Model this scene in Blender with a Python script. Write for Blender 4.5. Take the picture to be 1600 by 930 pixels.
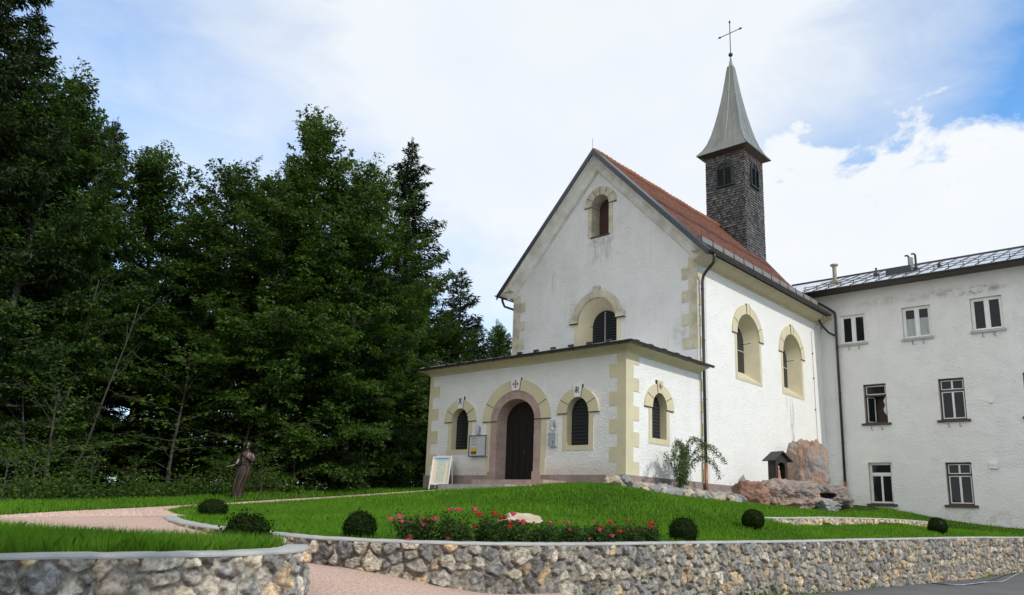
import bpy, bmesh, math, random
import numpy as np
from mathutils import Vector, Matrix, Quaternion
from mathutils.geometry import tessellate_polygon, delaunay_2d_cdt
for o in list(bpy.data.objects): bpy.data.objects.remove(o)
SC = bpy.context.scene
COL = SC.collection
rad = math.radians

# ------------------------------------------------------------------ camera
CAM = (13.755, -20.415, -1.17)
cr_, cu_, cf_ = Vector((.741, .671, .035)), Vector((.122, -.186, .975)), Vector((-.661, .718, .22))
cf_.normalize(); cr_ = (cr_ - cf_*cr_.dot(cf_)).normalized(); cu_ = cr_.cross(cf_)
cd = bpy.data.cameras.new('camera'); cam = bpy.data.objects.new('camera', cd); COL.objects.link(cam)
cd.sensor_width = 36; cd.lens = 26.98; cd.shift_y = .0375; cd.clip_end = 3000; cd.clip_start = .05
cam.matrix_world = Matrix(((cr_.x, cu_.x, -cf_.x, CAM[0]), (cr_.y, cu_.y, -cf_.y, CAM[1]), (cr_.z, cu_.z, -cf_.z, CAM[2]), (0, 0, 0, 1)))
SC.camera = cam
FPX = 1199.0
def P(px, py, d):                      # a photo pixel (1600x930) at depth d -> point, used only to read off real positions
    v = cr_*((px-800)/FPX) - cu_*((py-525)/FPX) + cf_
    return Vector(CAM) + v*d

# ------------------------------------------------------------------ light
SUN_EL, SUN_DIR = 36.0, Vector((1.0, -.035, math.tan(rad(36.0)))).normalized()
sl = bpy.data.lights.new('sun', 'SUN'); sl.energy = 2.4; sl.angle = rad(.53); sl.color = (1, .955, .88)
so = bpy.data.objects.new('sun', sl); COL.objects.link(so); so.location = (60, 0, 60)
so.rotation_euler = SUN_DIR.to_track_quat('Z', 'Y').to_euler()
W = bpy.data.worlds.new('World'); SC.world = W; W.use_nodes = True
SC.view_settings.view_transform = 'Standard'; SC.view_settings.look = 'None'
SC.view_settings.exposure = 0.0; SC.view_settings.gamma = 1
SC.view_settings.use_curve_mapping = False
SC.render.engine = 'CYCLES'
SC.cycles.max_bounces = 6; SC.cycles.diffuse_bounces = 3; SC.cycles.glossy_bounces = 3; SC.cycles.transmission_bounces = 3
SC.cycles.use_denoising = True
SC.cycles.sample_clamp_indirect = 6

class G:                               # small helper for node graphs
    def __init__(s, nt): s.nt = nt; s.n = nt.nodes; s.l = nt.links
    def new(s, t, **kw):
        n = s.n.new(t)
        for k, v in kw.items(): setattr(n, k, v)
        return n
    def put(s, sock, v):
        if v is None: return
        if isinstance(v, bpy.types.NodeSocket): s.l.new(v, sock)
        else: sock.default_value = v
    def m(s, op, a, b=None, c=None, clamp=False):
        n = s.new('ShaderNodeMath', operation=op, use_clamp=clamp)
        for i, v in enumerate((a, b, c)): s.put(n.inputs[i], v)
        return n.outputs[0]
    def vm(s, op, a, b=None, scale=None):
        n = s.new('ShaderNodeVectorMath', operation=op)
        s.put(n.inputs[0], a); s.put(n.inputs[1], b)
        if scale is not None: s.put(n.inputs['Scale'], scale)
        return n.outputs['Value'] if op in ('DOT_PRODUCT', 'LENGTH') else n.outputs[0]
    def mix(s, f, a, b, mode='MIX'):
        n = s.new('ShaderNodeMix', data_type='RGBA', blend_type=mode)
        s.put(n.inputs[0], f); s.put(n.inputs[6], a); s.put(n.inputs[7], b)
        return n.outputs[2]
    def noise(s, vec, scale, detail=4, rough=.55, dist=0.0, out=0):
        n = s.new('ShaderNodeTexNoise'); s.put(n.inputs['Vector'], vec)
        s.put(n.inputs['Scale'], scale); s.put(n.inputs['Detail'], detail); s.put(n.inputs['Roughness'], rough); s.put(n.inputs['Distortion'], dist)
        return n.outputs[out]
    def ss(s, v, lo, hi, a=0.0, b=1.0):
        n = s.new('ShaderNodeMapRange', interpolation_type='SMOOTHSTEP')
        s.put(n.inputs[0], v); s.put(n.inputs[1], lo); s.put(n.inputs[2], hi); s.put(n.inputs[3], a); s.put(n.inputs[4], b)
        return n.outputs[0]
    def sep(s, v):
        n = s.new('ShaderNodeSeparateXYZ'); s.put(n.inputs[0], v); return n.outputs
    def comb(s, x, y, z):
        n = s.new('ShaderNodeCombineXYZ')
        for i, v in enumerate((x, y, z)): s.put(n.inputs[i], v)
        return n.outputs[0]
def rgba(c): return (c[0], c[1], c[2], 1.0)

# sky: Nishita blue with procedural clouds laid out by world direction
g = G(W.node_tree)
bg = W.node_tree.nodes['Background']
sky = g.new('ShaderNodeTexSky', sky_type='NISHITA'); sky.sun_disc = False
sky.sun_elevation = rad(SUN_EL); sky.sun_rotation = rad(92); sky.altitude = 700; sky.air_density = 1.0; sky.dust_density = .6; sky.ozone_density = 2.0
dirv = g.new('ShaderNodeTexCoord').outputs['Generated']
def lobe(px, py, w0, w1):              # 1 inside angle w0 (deg) of a direction, 0 outside w1
    v = (P(px, py, 1) - Vector(CAM)).normalized()
    return g.ss(g.vm('DOT_PRODUCT', dirv, tuple(v)), math.cos(rad(w1)), math.cos(rad(w0)))
sx, sy, sz = g.sep(dirv)
flat = g.vm('MULTIPLY', dirv, (1.0, 1.0, 1.8))
n_big = g.noise(flat, 3.2, 8, .58, .35)
n_puff = g.noise(g.vm('ADD', flat, (3.1, 1.7, .4)), 7.5, 9, .6, .25)
n_wisp = g.noise(g.vm('MULTIPLY', dirv, (2.2, 2.2, 5.5)), 2.6, 7, .62, .7)
veil = g.m('MULTIPLY_ADD', g.ss(n_wisp, .25, .75), .24, .46)
veil = g.m('ADD', veil, g.m('MULTIPLY', lobe(800, 60, 6, 40), .34))
veil = g.m('ADD', veil, g.m('MULTIPLY', lobe(1030, 190, 5, 26), .62))
veil = g.m('SUBTRACT', veil, g.m('MULTIPLY', lobe(1490, 140, 5, 18), 1.06))
veil = g.m('SUBTRACT', veil, g.m('MULTIPLY', lobe(150, 200, 2, 20), .26))
veil = g.m('SUBTRACT', veil, g.m('MULTIPLY', lobe(740, 440, 2, 18), .42))
veil = g.m('ADD', veil, g.m('MULTIPLY', lobe(1400, -20, 1, 13), .40))
veil = g.m('ADD', veil, g.m('MULTIPLY_ADD', n_big, .60, -.30))
behind = g.ss(sy, .15, -.35)                    # unseen bright cloud added behind the viewer to light the shaded front walls
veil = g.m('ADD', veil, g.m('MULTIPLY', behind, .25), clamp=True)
edge = g.m('MULTIPLY_ADD', n_puff, .34, -.17)
edge = g.m('MULTIPLY_ADD', n_big, .24, g.m('ADD', edge, -.12))
bank = g.ss(g.m('ADD', edge, g.m('MULTIPLY_ADD', sz, -1.0, .436)), -.016, .030)
bank = g.m('MULTIPLY', bank, lobe(1540, 330, 13, 25))
cl = g.m('MAXIMUM', g.m('MULTIPLY', veil, .95), bank)
shade = g.ss(g.noise(g.vm('ADD', flat, (.2, .1, .9)), 5.0, 7, .6), .35, .8)
ccol = g.mix(shade, (9.4, 9.7, 10.0, 1), (8.7, 9.25, 9.9, 1))
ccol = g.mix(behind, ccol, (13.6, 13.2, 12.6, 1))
skyb = g.mix(1.0, sky.outputs[0], (1.6, 2.42, 2.80, 1), 'MULTIPLY')
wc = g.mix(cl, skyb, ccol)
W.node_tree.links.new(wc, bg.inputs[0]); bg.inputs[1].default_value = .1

# ------------------------------------------------------------------ materials
def newmat(name):
    m = bpy.data.materials.new(name); m.use_nodes = True
    gg = G(m.node_tree); b = m.node_tree.nodes['Principled BSDF']
    return m, gg, b
def mat(name, col, rough=.7, col2=None, vs=3.0, amt=.5, bump=0.0, bs=20.0, metal=0.0, spec=.35, stretch=(1, 1, 1), fine=None, coat=0):
    m, gg, b = newmat(name)
    co = gg.new('ShaderNodeTexCoord').outputs['Object']
    v = gg.vm('MULTIPLY', co, stretch) if stretch != (1, 1, 1) else co
    c = rgba(col)
    if col2 is not None:
        f = gg.m('MULTIPLY', gg.ss(gg.noise(v, vs, 6, .6), .32, .72), amt)
        c = gg.mix(f, rgba(col), rgba(col2))
    if fine is not None:
        f2 = gg.m('MULTIPLY', gg.ss(gg.noise(v, fine[0], 3, .6), .4, .65), fine[1])
        c = gg.mix(f2, c, rgba(fine[2]))
    gg.put(b.inputs['Base Color'], c)
    b.inputs['Roughness'].default_value = rough; b.inputs['Metallic'].default_value = metal
    b.inputs['Specular IOR Level'].default_value = spec
    b.inputs['Coat Weight'].default_value = coat
    if bump:
        bn = gg.new('ShaderNodeBump'); bn.inputs['Strength'].default_value = min(1, bump*20); bn.inputs['Distance'].default_value = bump
        gg.put(bn.inputs['Height'], gg.noise(v, bs, 5, .6)); gg.put(b.inputs['Normal'], bn.outputs[0])
    return m
def stucco(name, col, stains=(), coarse=1.0, dirt=.25, low=None):
    m, gg, b = newmat(name)
    co = gg.new('ShaderNodeNewGeometry').outputs['Position']
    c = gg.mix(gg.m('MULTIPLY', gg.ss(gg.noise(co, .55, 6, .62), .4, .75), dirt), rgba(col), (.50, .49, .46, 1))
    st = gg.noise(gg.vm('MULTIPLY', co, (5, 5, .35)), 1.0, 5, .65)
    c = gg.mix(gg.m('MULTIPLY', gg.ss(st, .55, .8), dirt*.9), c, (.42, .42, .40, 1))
    X, Y, Z = gg.sep(co)
    brk = gg.noise(co, 3.5, 6, .7)
    for (cx, cz, wx, wz, k, sc, ax, drip) in stains:      # stained patches of the render: along X or Y and Z
        u = X if ax == 'x' else Y
        du = gg.m('DIVIDE', gg.m('ABSOLUTE', gg.m('SUBTRACT', u, cx)), wx)
        dz = gg.m('DIVIDE', gg.m('ABSOLUTE', gg.m('SUBTRACT', Z, cz)), wz)
        d = gg.m('MAXIMUM', du, dz) if drip else gg.m('SQRT', gg.m('ADD', gg.m('MULTIPLY', du, du), gg.m('MULTIPLY', dz, dz)))
        base = gg.noise(gg.vm('MULTIPLY', co, (9, 9, 1.0)), 1.0, 5, .7) if drip else brk
        f = gg.m('MULTIPLY', gg.ss(d, 1.0, .35), gg.ss(base, .40, .66))
        c = gg.mix(gg.m('MULTIPLY', f, k), c, rgba(sc))
    if low is not None:
        f = gg.m('MULTIPLY', gg.ss(gg.m('MULTIPLY_ADD', brk, .7, gg.m('MULTIPLY', Z, 1.0)), low[0]+.7, low[0]), low[1])
        c = gg.mix(f, c, rgba(low[2]))
    gg.put(b.inputs['Base Color'], c); b.inputs['Roughness'].default_value = .92; b.inputs['Specular IOR Level'].default_value = .15
    w = gg.vm('MULTIPLY', co, (1.0, 1.0, 1.35))
    wob = gg.vm('ADD', w, gg.vm('SCALE', gg.noise(co, 2.5, 2, .5, out=1), scale=.28))
    h1 = gg.ss(gg.noise(wob, 11.5, 4, .6), .36, .68)
    h2 = gg.noise(co, 34, 4, .65)
    h = gg.m('MULTIPLY_ADD', h2, .6, gg.m('MULTIPLY', gg.m('MULTIPLY', h1, gg.ss(gg.noise(co, 1.7, 3, .6), .3, .65, .25, 1.0)), .65))
    bn = gg.new('ShaderNodeBump'); bn.inputs['Strength'].default_value = .85; bn.inputs['Distance'].default_value = .028*coarse
    gg.put(bn.inputs['Height'], h); gg.put(b.inputs['Normal'], bn.outputs[0])
    return m
GRIME = (.16, .15, .13)
M = {}
M['porch_wall'] = stucco('porch_stucco', (.77, .755, .73), [(-5, 0.1, 6, .35, .35, (.42, .33, .28), 'x', False)], 1.0, .12, low=(.30, .6, (.50, .41, .36)))
M['side_wall'] = stucco('nave_stucco', (.785, .77, .735), [(13.1, 2.6, .28, 1.7, .75, GRIME, 'y', True), (12.6, 3.9, .12, .5, .5, GRIME, 'y', True), (11, .0, 8, .25, .5, (.5, .38, .3), 'y', False)], .75, .07)
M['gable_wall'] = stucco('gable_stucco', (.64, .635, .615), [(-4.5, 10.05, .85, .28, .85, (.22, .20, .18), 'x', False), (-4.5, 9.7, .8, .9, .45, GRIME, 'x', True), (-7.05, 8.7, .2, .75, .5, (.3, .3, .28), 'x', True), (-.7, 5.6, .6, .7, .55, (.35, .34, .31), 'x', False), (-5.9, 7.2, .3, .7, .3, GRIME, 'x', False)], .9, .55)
M['wing_wall'] = stucco('wing_stucco', (.77, .76, .735), [(-.2, 8.3, .7, .55, .8, (.2, .19, .17), 'x', False), (4.6, 9.0, 4.5, .30, .50, (.33, .30, .26), 'x', False), (6.6, 8.9, 1.6, .28, .85, (.14, .12, .10), 'x', False), (6.5, -.8, 2.6, .5, .55, (.46, .40, .34), 'x', False)], 1.15, .16)
M['yellow'] = mat('yellow_trim_paint', (.61, .54, .36), .85, (.50, .45, .32), 1.6, .7, bump=.004, bs=40)
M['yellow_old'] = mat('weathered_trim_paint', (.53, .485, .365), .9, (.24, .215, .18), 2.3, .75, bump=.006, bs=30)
M['cream_cornice'] = mat('cornice_plaster', (.62, .61, .57), .9, (.34, .30, .22), 1.3, .7, bump=.004, bs=25)
M['groove'] = mat('dark_joint', (.05, .045, .04), .9)
M['pink_stone'] = mat('pink_marble_block', (.40, .29, .25), .65, (.27, .185, .165), 2.2, .9, bump=.008, bs=18, fine=(14, .4, (.50, .38, .33)))
M['plinth'] = mat('plinth_stone', (.25, .185, .165), .9, (.36, .29, .25), 1.7, .8, bump=.015, bs=16, fine=(30, .35, (.13, .10, .09)))
M['boulder'] = mat('pink_boulder_rock', (.31, .22, .175), .9, (.43, .335, .275), 2.2, .8, bump=.05, bs=9, fine=(2.0, .8, (.19, .18, .175)))
M['boulder_brown'] = mat('brown_boulder_rock', (.24, .12, .085), .9, (.36, .22, .16), 2.2, .8, bump=.03, bs=8, fine=(5, .4, (.12, .08, .07)))
M['boulder_grey'] = mat('grey_rock', (.24, .235, .225), .9, (.38, .37, .35), 2.4, .9, bump=.03, bs=8, fine=(4.2, .6, (.13, .13, .135)))
M['pale_rock'] = mat('limestone_rock', (.52, .44, .32), .9, (.38, .29, .2), 4, .8, bump=.02, bs=14)
M['rubble'] = mat('rubble_stone', (.36, .30, .24), .9, (.19, .17, .155), 3.2, .9, bump=.02, bs=18, fine=(9, .35, (.46, .40, .31)))
M['black_metal'] = mat('dark_gutter_metal', (.022, .021, .021), .42, (.05, .042, .036), 4, .5, spec=.5)
M['verge_metal'] = mat('slate_blue_verge_metal', (.022, .026, .031), .38, (.04, .045, .05), 5, .5, spec=.5)
M['copper'] = mat('copper_pipe', (.30, .13, .07), .45, (.16, .08, .05), 6, .7, metal=.6)
M['grey_metal'] = mat('galvanised_metal', (.40, .41, .42), .5, (.26, .27, .28), 5, .6, metal=.15)
M['roof_metal'] = mat('sheet_metal_roof', (.72, .74, .77), .36, (.52, .54, .57), 1.2, .7, metal=.35, spec=.6)
M['spire_metal'] = mat('weathered_spire_sheet', (.235, .235, .215), .5, (.14, .145, .135), 2.0, .9, metal=.3, stretch=(1, 1, .3), fine=(3, .5, (.21, .235, .215)))
M['verdigris'] = mat('green_copper_cap', (.20, .30, .26), .6, (.12, .17, .15), 5, .6, metal=.3)
M['iron'] = mat('dark_iron', (.03, .028, .026), .6)
M['wood_door'] = mat('dark_oak_door', (.009, .008, .007), .6, (.018, .014, .011), 4, .7, spec=.2, bump=.004, bs=20, stretch=(6, 6, .5))
M['shutter'] = mat('red_brown_shutter', (.060, .026, .020), .7, (.035, .018, .015), 5, .7, stretch=(8, 8, .6))
M['louvre'] = mat('dark_green_louvre', (.018, .024, .024), .65, (.03, .034, .032), 4, .6)
M['brown_frame'] = mat('brown_window_paint', (.075, .055, .04), .65, (.05, .036, .027), 6, .6)
M['white_paint'] = mat('white_window_paint', (.78, .78, .76), .5, (.62, .61, .58), 5, .4)
M['concrete'] = mat('coping_concrete', (.40, .395, .375), .9, (.25, .245, .235), 2.2, .7, bump=.008, bs=30, fine=(60, .25, (.46, .45, .43)))
M['dark_void'] = mat('dark_opening', (.012, .012, .013), .8)
M['curtain'] = mat('net_curtain', (.42, .47, .45), .9, (.25, .30, .29), 7, .8, stretch=(6, 6, .3))
M['eave_board'] = mat('dark_eave_board', (.075, .068, .06), .8, (.12, .11, .10), 3, .6)
M['bark'] = mat('bark', (.045, .038, .030), .95, (.085, .078, .066), 5, .7, bump=.02, bs=20, stretch=(3, 3, .6))
M['pale_bark'] = mat('pale_bark', (.06, .055, .05), .95, (.045, .04, .034), 6, .8, bump=.015, bs=20, stretch=(2, 2, 1))
M['twig'] = mat('thin_twig', (.06, .048, .03), .9)
M['bronze'] = mat('dark_bronze', (.075, .052, .038), .34, (.03, .024, .02), 5, .7, metal=.65, spec=.6, bump=.004, bs=25)
M['shrine_wood'] = mat('dark_stained_shrine_wood', (.022, .017, .014), .65, (.04, .03, .024), 6, .6)
M['asphalt'] = mat('asphalt', (.085, .085, .09), .9, (.13, .128, .125), .8, .8, bump=.01, bs=60, fine=(90, .5, (.19, .185, .18)))
M['soil'] = mat('bed_soil', (.035, .024, .017), 1, (.06, .042, .03), 6, .8, bump=.03, bs=14)
M['fig_blue'] = mat('figure_blue_mantle', (.12, .15, .26), .7); M['fig_rose'] = mat('figure_brown_robe', (.34, .17, .10), .7, (.42, .26, .16), 12, .6); M['skin'] = mat('painted_skin', (.55, .38, .29), .6)
M['blossom_pink'] = mat('pink_petals', (.72, .07, .17), .6, (.82, .22, .33), 20, .8); M['blossom_red'] = mat('red_petals', (.68, .025, .03), .6, (.75, .08, .06), 20, .8)
M['hose'] = mat('blue_grey_hose', (.17, .20, .32), .5, (.48, .46, .44), 2.5, .9)
M['black_rubber'] = mat('black_cable', (.03, .03, .033), .6)

def gravel_mat():
    m, gg, b = newmat('pink_gravel')
    co = gg.new('ShaderNodeTexCoord').outputs['Object']
    v = gg.new('ShaderNodeTexVoronoi'); v.inputs['Scale'].default_value = 75; gg.put(v.inputs['Vector'], co)
    r = gg.sep(v.outputs['Color'])
    c = gg.mix(r[0], (.44, .275, .21, 1), (.70, .51, .41, 1))
    c = gg.mix(gg.ss(r[1], .8, .98), c, (.30, .27, .26, 1))
    c = gg.mix(gg.m('MULTIPLY', gg.ss(gg.noise(co, .9, 5, .6), .45, .75), .3), c, (.36, .25, .20, 1))
    gg.put(b.inputs['Base Color'], c); b.inputs['Roughness'].default_value = .95; b.inputs['Specular IOR Level'].default_value = .2
    bn = gg.new('ShaderNodeBump'); bn.inputs['Strength'].default_value = .8; bn.inputs['Distance'].default_value = .012
    gg.put(bn.inputs['Height'], gg.m('MULTIPLY', v.outputs['Distance'], -1.0)); gg.put(b.inputs['Normal'], bn.outputs[0])
    return m
M['gravel'] = gravel_mat()
M['pebble'] = mat('pink_pebble', (.54, .37, .29), .9, (.68, .52, .43), 9, .9)
def ground_mat():
    m, gg, b = newmat('lawn_earth')
    co = gg.new('ShaderNodeTexCoord').outputs['Object']
    at = gg.new('ShaderNodeAttribute', attribute_name='wood').outputs['Fac']
    c = gg.mix(gg.ss(gg.noise(co, 2.2, 6, .65), .3, .7), (.016, .042, .005, 1), (.030, .070, .007, 1))
    fl = gg.mix(gg.ss(gg.noise(co, 1.6, 6, .65), .35, .7), (.020, .015, .010, 1), (.030, .032, .014, 1))
    gg.put(b.inputs['Base Color'], gg.mix(at, c, fl)); b.inputs['Roughness'].default_value = 1; b.inputs['Specular IOR Level'].default_value = .05
    bn = gg.new('ShaderNodeBump'); bn.inputs['Strength'].default_value = .6; bn.inputs['Distance'].default_value = .04
    gg.put(bn.inputs['Height'], gg.noise(co, 14, 5, .65)); gg.put(b.inputs['Normal'], bn.outputs[0])
    return m
M['ground'] = ground_mat()
def leaf_mat(name, dark, light, trans=.35, rough=.5, spec=.3):
    m, gg, b = newmat(name)
    at = gg.new('ShaderNodeAttribute', attribute_name='tint').outputs['Fac']
    oi = gg.new('ShaderNodeObjectInfo').outputs['Random']
    c = gg.mix(at, rgba(dark), rgba(light))
    c = gg.mix(gg.m('MULTIPLY', oi, .35), c, rgba((dark[0]*1.5, dark[1]*1.15, dark[2]*.8)))
    gg.put(b.inputs['Base Color'], c); b.inputs['Roughness'].default_value = rough; b.inputs['Specular IOR Level'].default_value = spec
    tr = gg.new('ShaderNodeBsdfTranslucent'); gg.put(tr.inputs[0], gg.mix(1.0, c, (1.35, 1.25, .5, 1), 'MULTIPLY'))
    mx = gg.new('ShaderNodeMixShader'); mx.inputs[0].default_value = trans
    out = m.node_tree.nodes['Material Output']
    gg.l.new(b.outputs[0], mx.inputs[1]); gg.l.new(tr.outputs[0], mx.inputs[2]); gg.l.new(mx.outputs[0], out.inputs[0])
    return m
M['beech_leaf'] = leaf_mat('beech_leaves', (.016, .042, .007), (.092, .170, .020), .38, .5, .22)
M['maple_leaf'] = leaf_mat('maple_leaves', (.015, .038, .008), (.074, .135, .018), .36, .5, .22)
M['spruce_leaf'] = leaf_mat('spruce_needles', (.011, .024, .009), (.036, .058, .014), .10, .65, .15)
M['sapling_leaf'] = leaf_mat('sapling_leaves', (.045, .10, .016), (.115, .21, .035), .42, .5, .2)
M['box_leaf'] = leaf_mat('boxwood_leaves', (.007, .016, .004), (.026, .050, .009), .10, .8, .04)
M['rose_leaf'] = leaf_mat('rose_leaves', (.014, .036, .006), (.055, .105, .016), .25, .6, .12)
M['shrub_leaf'] = leaf_mat('shrub_leaves', (.045, .085, .025), (.11, .16, .055), .3)
M['grass'] = leaf_mat('grass_blades', (.068, .19, .014), (.19, .39, .034), .42, .6, .12)
def dry_patches(m):
    gg = G(m.node_tree); b = m.node_tree.nodes['Principled BSDF']; src = b.inputs['Base Color'].links[0].from_socket
    p = gg.new('ShaderNodeNewGeometry').outputs['Position']
    f = gg.m('MULTIPLY', gg.ss(gg.noise(p, 1.1, 5, .65), .52, .74), .55)
    c = gg.mix(f, src, (.20, .26, .05, 1)); f2 = gg.m('MULTIPLY', gg.ss(gg.noise(gg.vm('ADD', p, (7, 3, 1)), 2.3, 4, .6), .55, .7), .5)
    gg.put(b.inputs['Base Color'], gg.mix(f2, c, (.035, .12, .02, 1)))
dry_patches(M['grass'])

def tile_mat():
    m, gg, b = newmat('clay_roof_tiles')
    uv = gg.new('ShaderNodeUVMap').outputs[0]
    br = gg.new('ShaderNodeTexBrick', offset=.5); gg.put(br.inputs['Vector'], uv)
    br.inputs['Scale'].default_value = 1; br.inputs['Brick Width'].default_value = .18; br.inputs['Row Height'].default_value = .155
    br.inputs['Mortar Size'].default_value = .018; br.inputs['Color1'].default_value = (.135, .054, .037, 1); br.inputs['Color2'].default_value = (.235, .098, .062, 1); br.inputs['Mortar'].default_value = (.07, .03, .02, 1)
    co = gg.new('ShaderNodeTexCoord').outputs['Object']
    c = gg.mix(gg.m('MULTIPLY', gg.ss(gg.noise(co, 1.3, 6, .65), .4, .75), .55), br.outputs[0], (.085, .045, .034, 1))
    c = gg.mix(gg.m('MULTIPLY', gg.ss(gg.noise(co, 7, 4, .65), .55, .75), .35), c, (.40, .19, .11, 1))
    gg.put(b.inputs['Base Color'], c); b.inputs['Roughness'].default_value = .85; b.inputs['Specular IOR Level'].default_value = .2
    bn = gg.new('ShaderNodeBump'); bn.inputs['Strength'].default_value = .8; bn.inputs['Distance'].default_value = .015
    gg.put(bn.inputs['Height'], gg.m('SUBTRACT', 1.0, br.outputs['Fac'])); gg.put(b.inputs['Normal'], bn.outputs[0])
    return m
M['tiles'] = tile_mat()
def shingle_mat():
    m, gg, b = newmat('weathered_wood_shingles')
    at = gg.new('ShaderNodeAttribute', attribute_name='tint').outputs['Fac']
    co = gg.new('ShaderNodeNewGeometry').outputs['Position']
    c = gg.mix(at, (.030, .028, .027, 1), (.165, .158, .152, 1))
    X, Y, Z = gg.sep(co)
    top = gg.m('MULTIPLY', gg.ss(Z, 17.2, 18.2), gg.ss(X, -3.2, -3.1))
    c = gg.mix(gg.m('MULTIPLY', top, gg.ss(at, .3, .6)), c, (.20, .085, .05, 1))
    c = gg.mix(gg.m('MULTIPLY', gg.ss(gg.noise(co, 3, 5, .6), .4, .7), .5), c, (.045, .038, .034, 1))
    gg.put(b.inputs['Base Color'], c); b.inputs['Roughness'].default_value = .85
    return m
M['shingle'] = shingle_mat()
def stone_mat():
    m, gg, b = newmat('rubble_masonry')
    at = gg.new('ShaderNodeAttribute', attribute_name='stone').outputs['Color']
    co = gg.new('ShaderNodeTexCoord').outputs['Object']
    n1 = gg.noise(co, 11, 6, .68, .4); n2 = gg.noise(co, 42, 4, .65)
    c = gg.mix(gg.ss(n1, .32, .7), gg.mix(1.0, at, (.42, .42, .44, 1), 'MULTIPLY'), gg.mix(1.0, at, (1.55, 1.52, 1.47, 1), 'MULTIPLY'))
    c = gg.mix(gg.m('MULTIPLY', gg.ss(n2, .60, .72), .55), c, (.42, .41, .39, 1))
    gg.put(b.inputs['Base Color'], c); b.inputs['Roughness'].default_value = .93; b.inputs['Specular IOR Level'].default_value = .2
    bn = gg.new('ShaderNodeBump'); bn.inputs['Strength'].default_value = .9; bn.inputs['Distance'].default_value = .022
    gg.put(bn.inputs['Height'], gg.m('MULTIPLY_ADD', n2, .5, n1)); gg.put(b.inputs['Normal'], bn.outputs[0])
    return m
M['masonry'] = stone_mat()
def glass_mat(name, lead=False, col=(.012, .014, .016), rough=.03):
    m, gg, b = newmat(name)
    c = rgba(col); r = rough
    if lead:
        uv = gg.new('ShaderNodeUVMap').outputs[0]; s = .135
        k = gg.vm('MULTIPLY', uv, (1/s, 1/(s*1.732), 0))
        def cell(off):
            f = gg.vm('SUBTRACT', gg.vm('FRACTION', gg.vm('ADD', k, (off, off, 0))), (.5, .5, 0))
            return gg.vm('LENGTH', gg.vm('MULTIPLY', f, (1, 1.732, 0)))
        a, bb = cell(0.0), cell(.5)
        d = gg.m('ABSOLUTE', gg.m('SUBTRACT', a, bb))
        ln = gg.m('MAXIMUM', gg.ss(d, .10, .03), gg.ss(gg.m('MINIMUM', a, bb), .47, .53))
        c = gg.mix(gg.m('MULTIPLY', ln, .85), rgba(col), (.085, .085, .085, 1))
        r = gg.m('MULTIPLY_ADD', ln, .5, .12)
        bn = gg.new('ShaderNodeBump'); bn.inputs['Strength'].default_value = .5; bn.inputs['Distance'].default_value = .01
        gg.put(bn.inputs['Height'], gg.m('MINIMUM', a, bb)); gg.put(b.inputs['Normal'], bn.outputs[0])
    gg.put(b.inputs['Base Color'], c); gg.put(b.inputs['Roughness'], r); b.inputs['Specular IOR Level'].default_value = .28
    return m
M['lead_glass'] = glass_mat('leaded_glass', True); M['glass'] = glass_mat('window_glass')
def picture_mat(name, kind):
    m, gg, b = newmat(name)
    uv = gg.new('ShaderNodeUVMap').outputs[0]; U, V, _ = gg.sep(uv)
    n = gg.noise(uv, 9, 6, .65); n2 = gg.noise(gg.vm('MULTIPLY', uv, (5, 16, 1)), 1.6, 5, .7)
    if kind == 'map':
        land = gg.mix(gg.ss(n, .35, .65), (.50, .54, .38, 1), (.62, .66, .62, 1))
        land = gg.mix(gg.ss(n2, .60, .72), land, (.16, .20, .15, 1))
        land = gg.mix(gg.ss(V, .80, .92), land, (.36, .55, .74, 1))
        mask = gg.m('MULTIPLY', gg.ss(gg.m('ABSOLUTE', gg.m('SUBTRACT', U, .5)), .28, .22), gg.ss(gg.m('ABSOLUTE', gg.m('SUBTRACT', V, .5)), .48, .44))
        mask = gg.m('MAXIMUM', mask, gg.m('MULTIPLY', gg.ss(V, .80, .93), gg.ss(gg.m('ABSOLUTE', gg.m('SUBTRACT', U, .5)), .42, .3)))
        c = gg.mix(mask, (.80, .69, .54, 1), land)
    else:
        c = gg.mix(gg.ss(gg.m('MULTIPLY_ADD', n, .5, V), .6, .8), (.07, .13, .03, 1), (.75, .42, .05, 1))
        c = gg.mix(gg.ss(n2, .62, .7), c, (.05, .06, .03, 1))
    gg.put(b.inputs['Base Color'], c); b.inputs['Roughness'].default_value = .4
    return m
M['map_print'] = picture_mat('printed_map', 'map'); M['photo_print'] = picture_mat('printed_photo', 'photo')
M['paper'] = mat('white_paper', (.74, .74, .72), .6); M['ink'] = mat('printed_ink', (.05, .05, .06), .7); M['red_ink'] = mat('dark_red_paint', (.16, .012, .014), .6)
M['lamp_glass'] = mat('grey_lamp_glass', (.42, .43, .43), .3, (.55, .56, .56), 8, .5)

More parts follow.
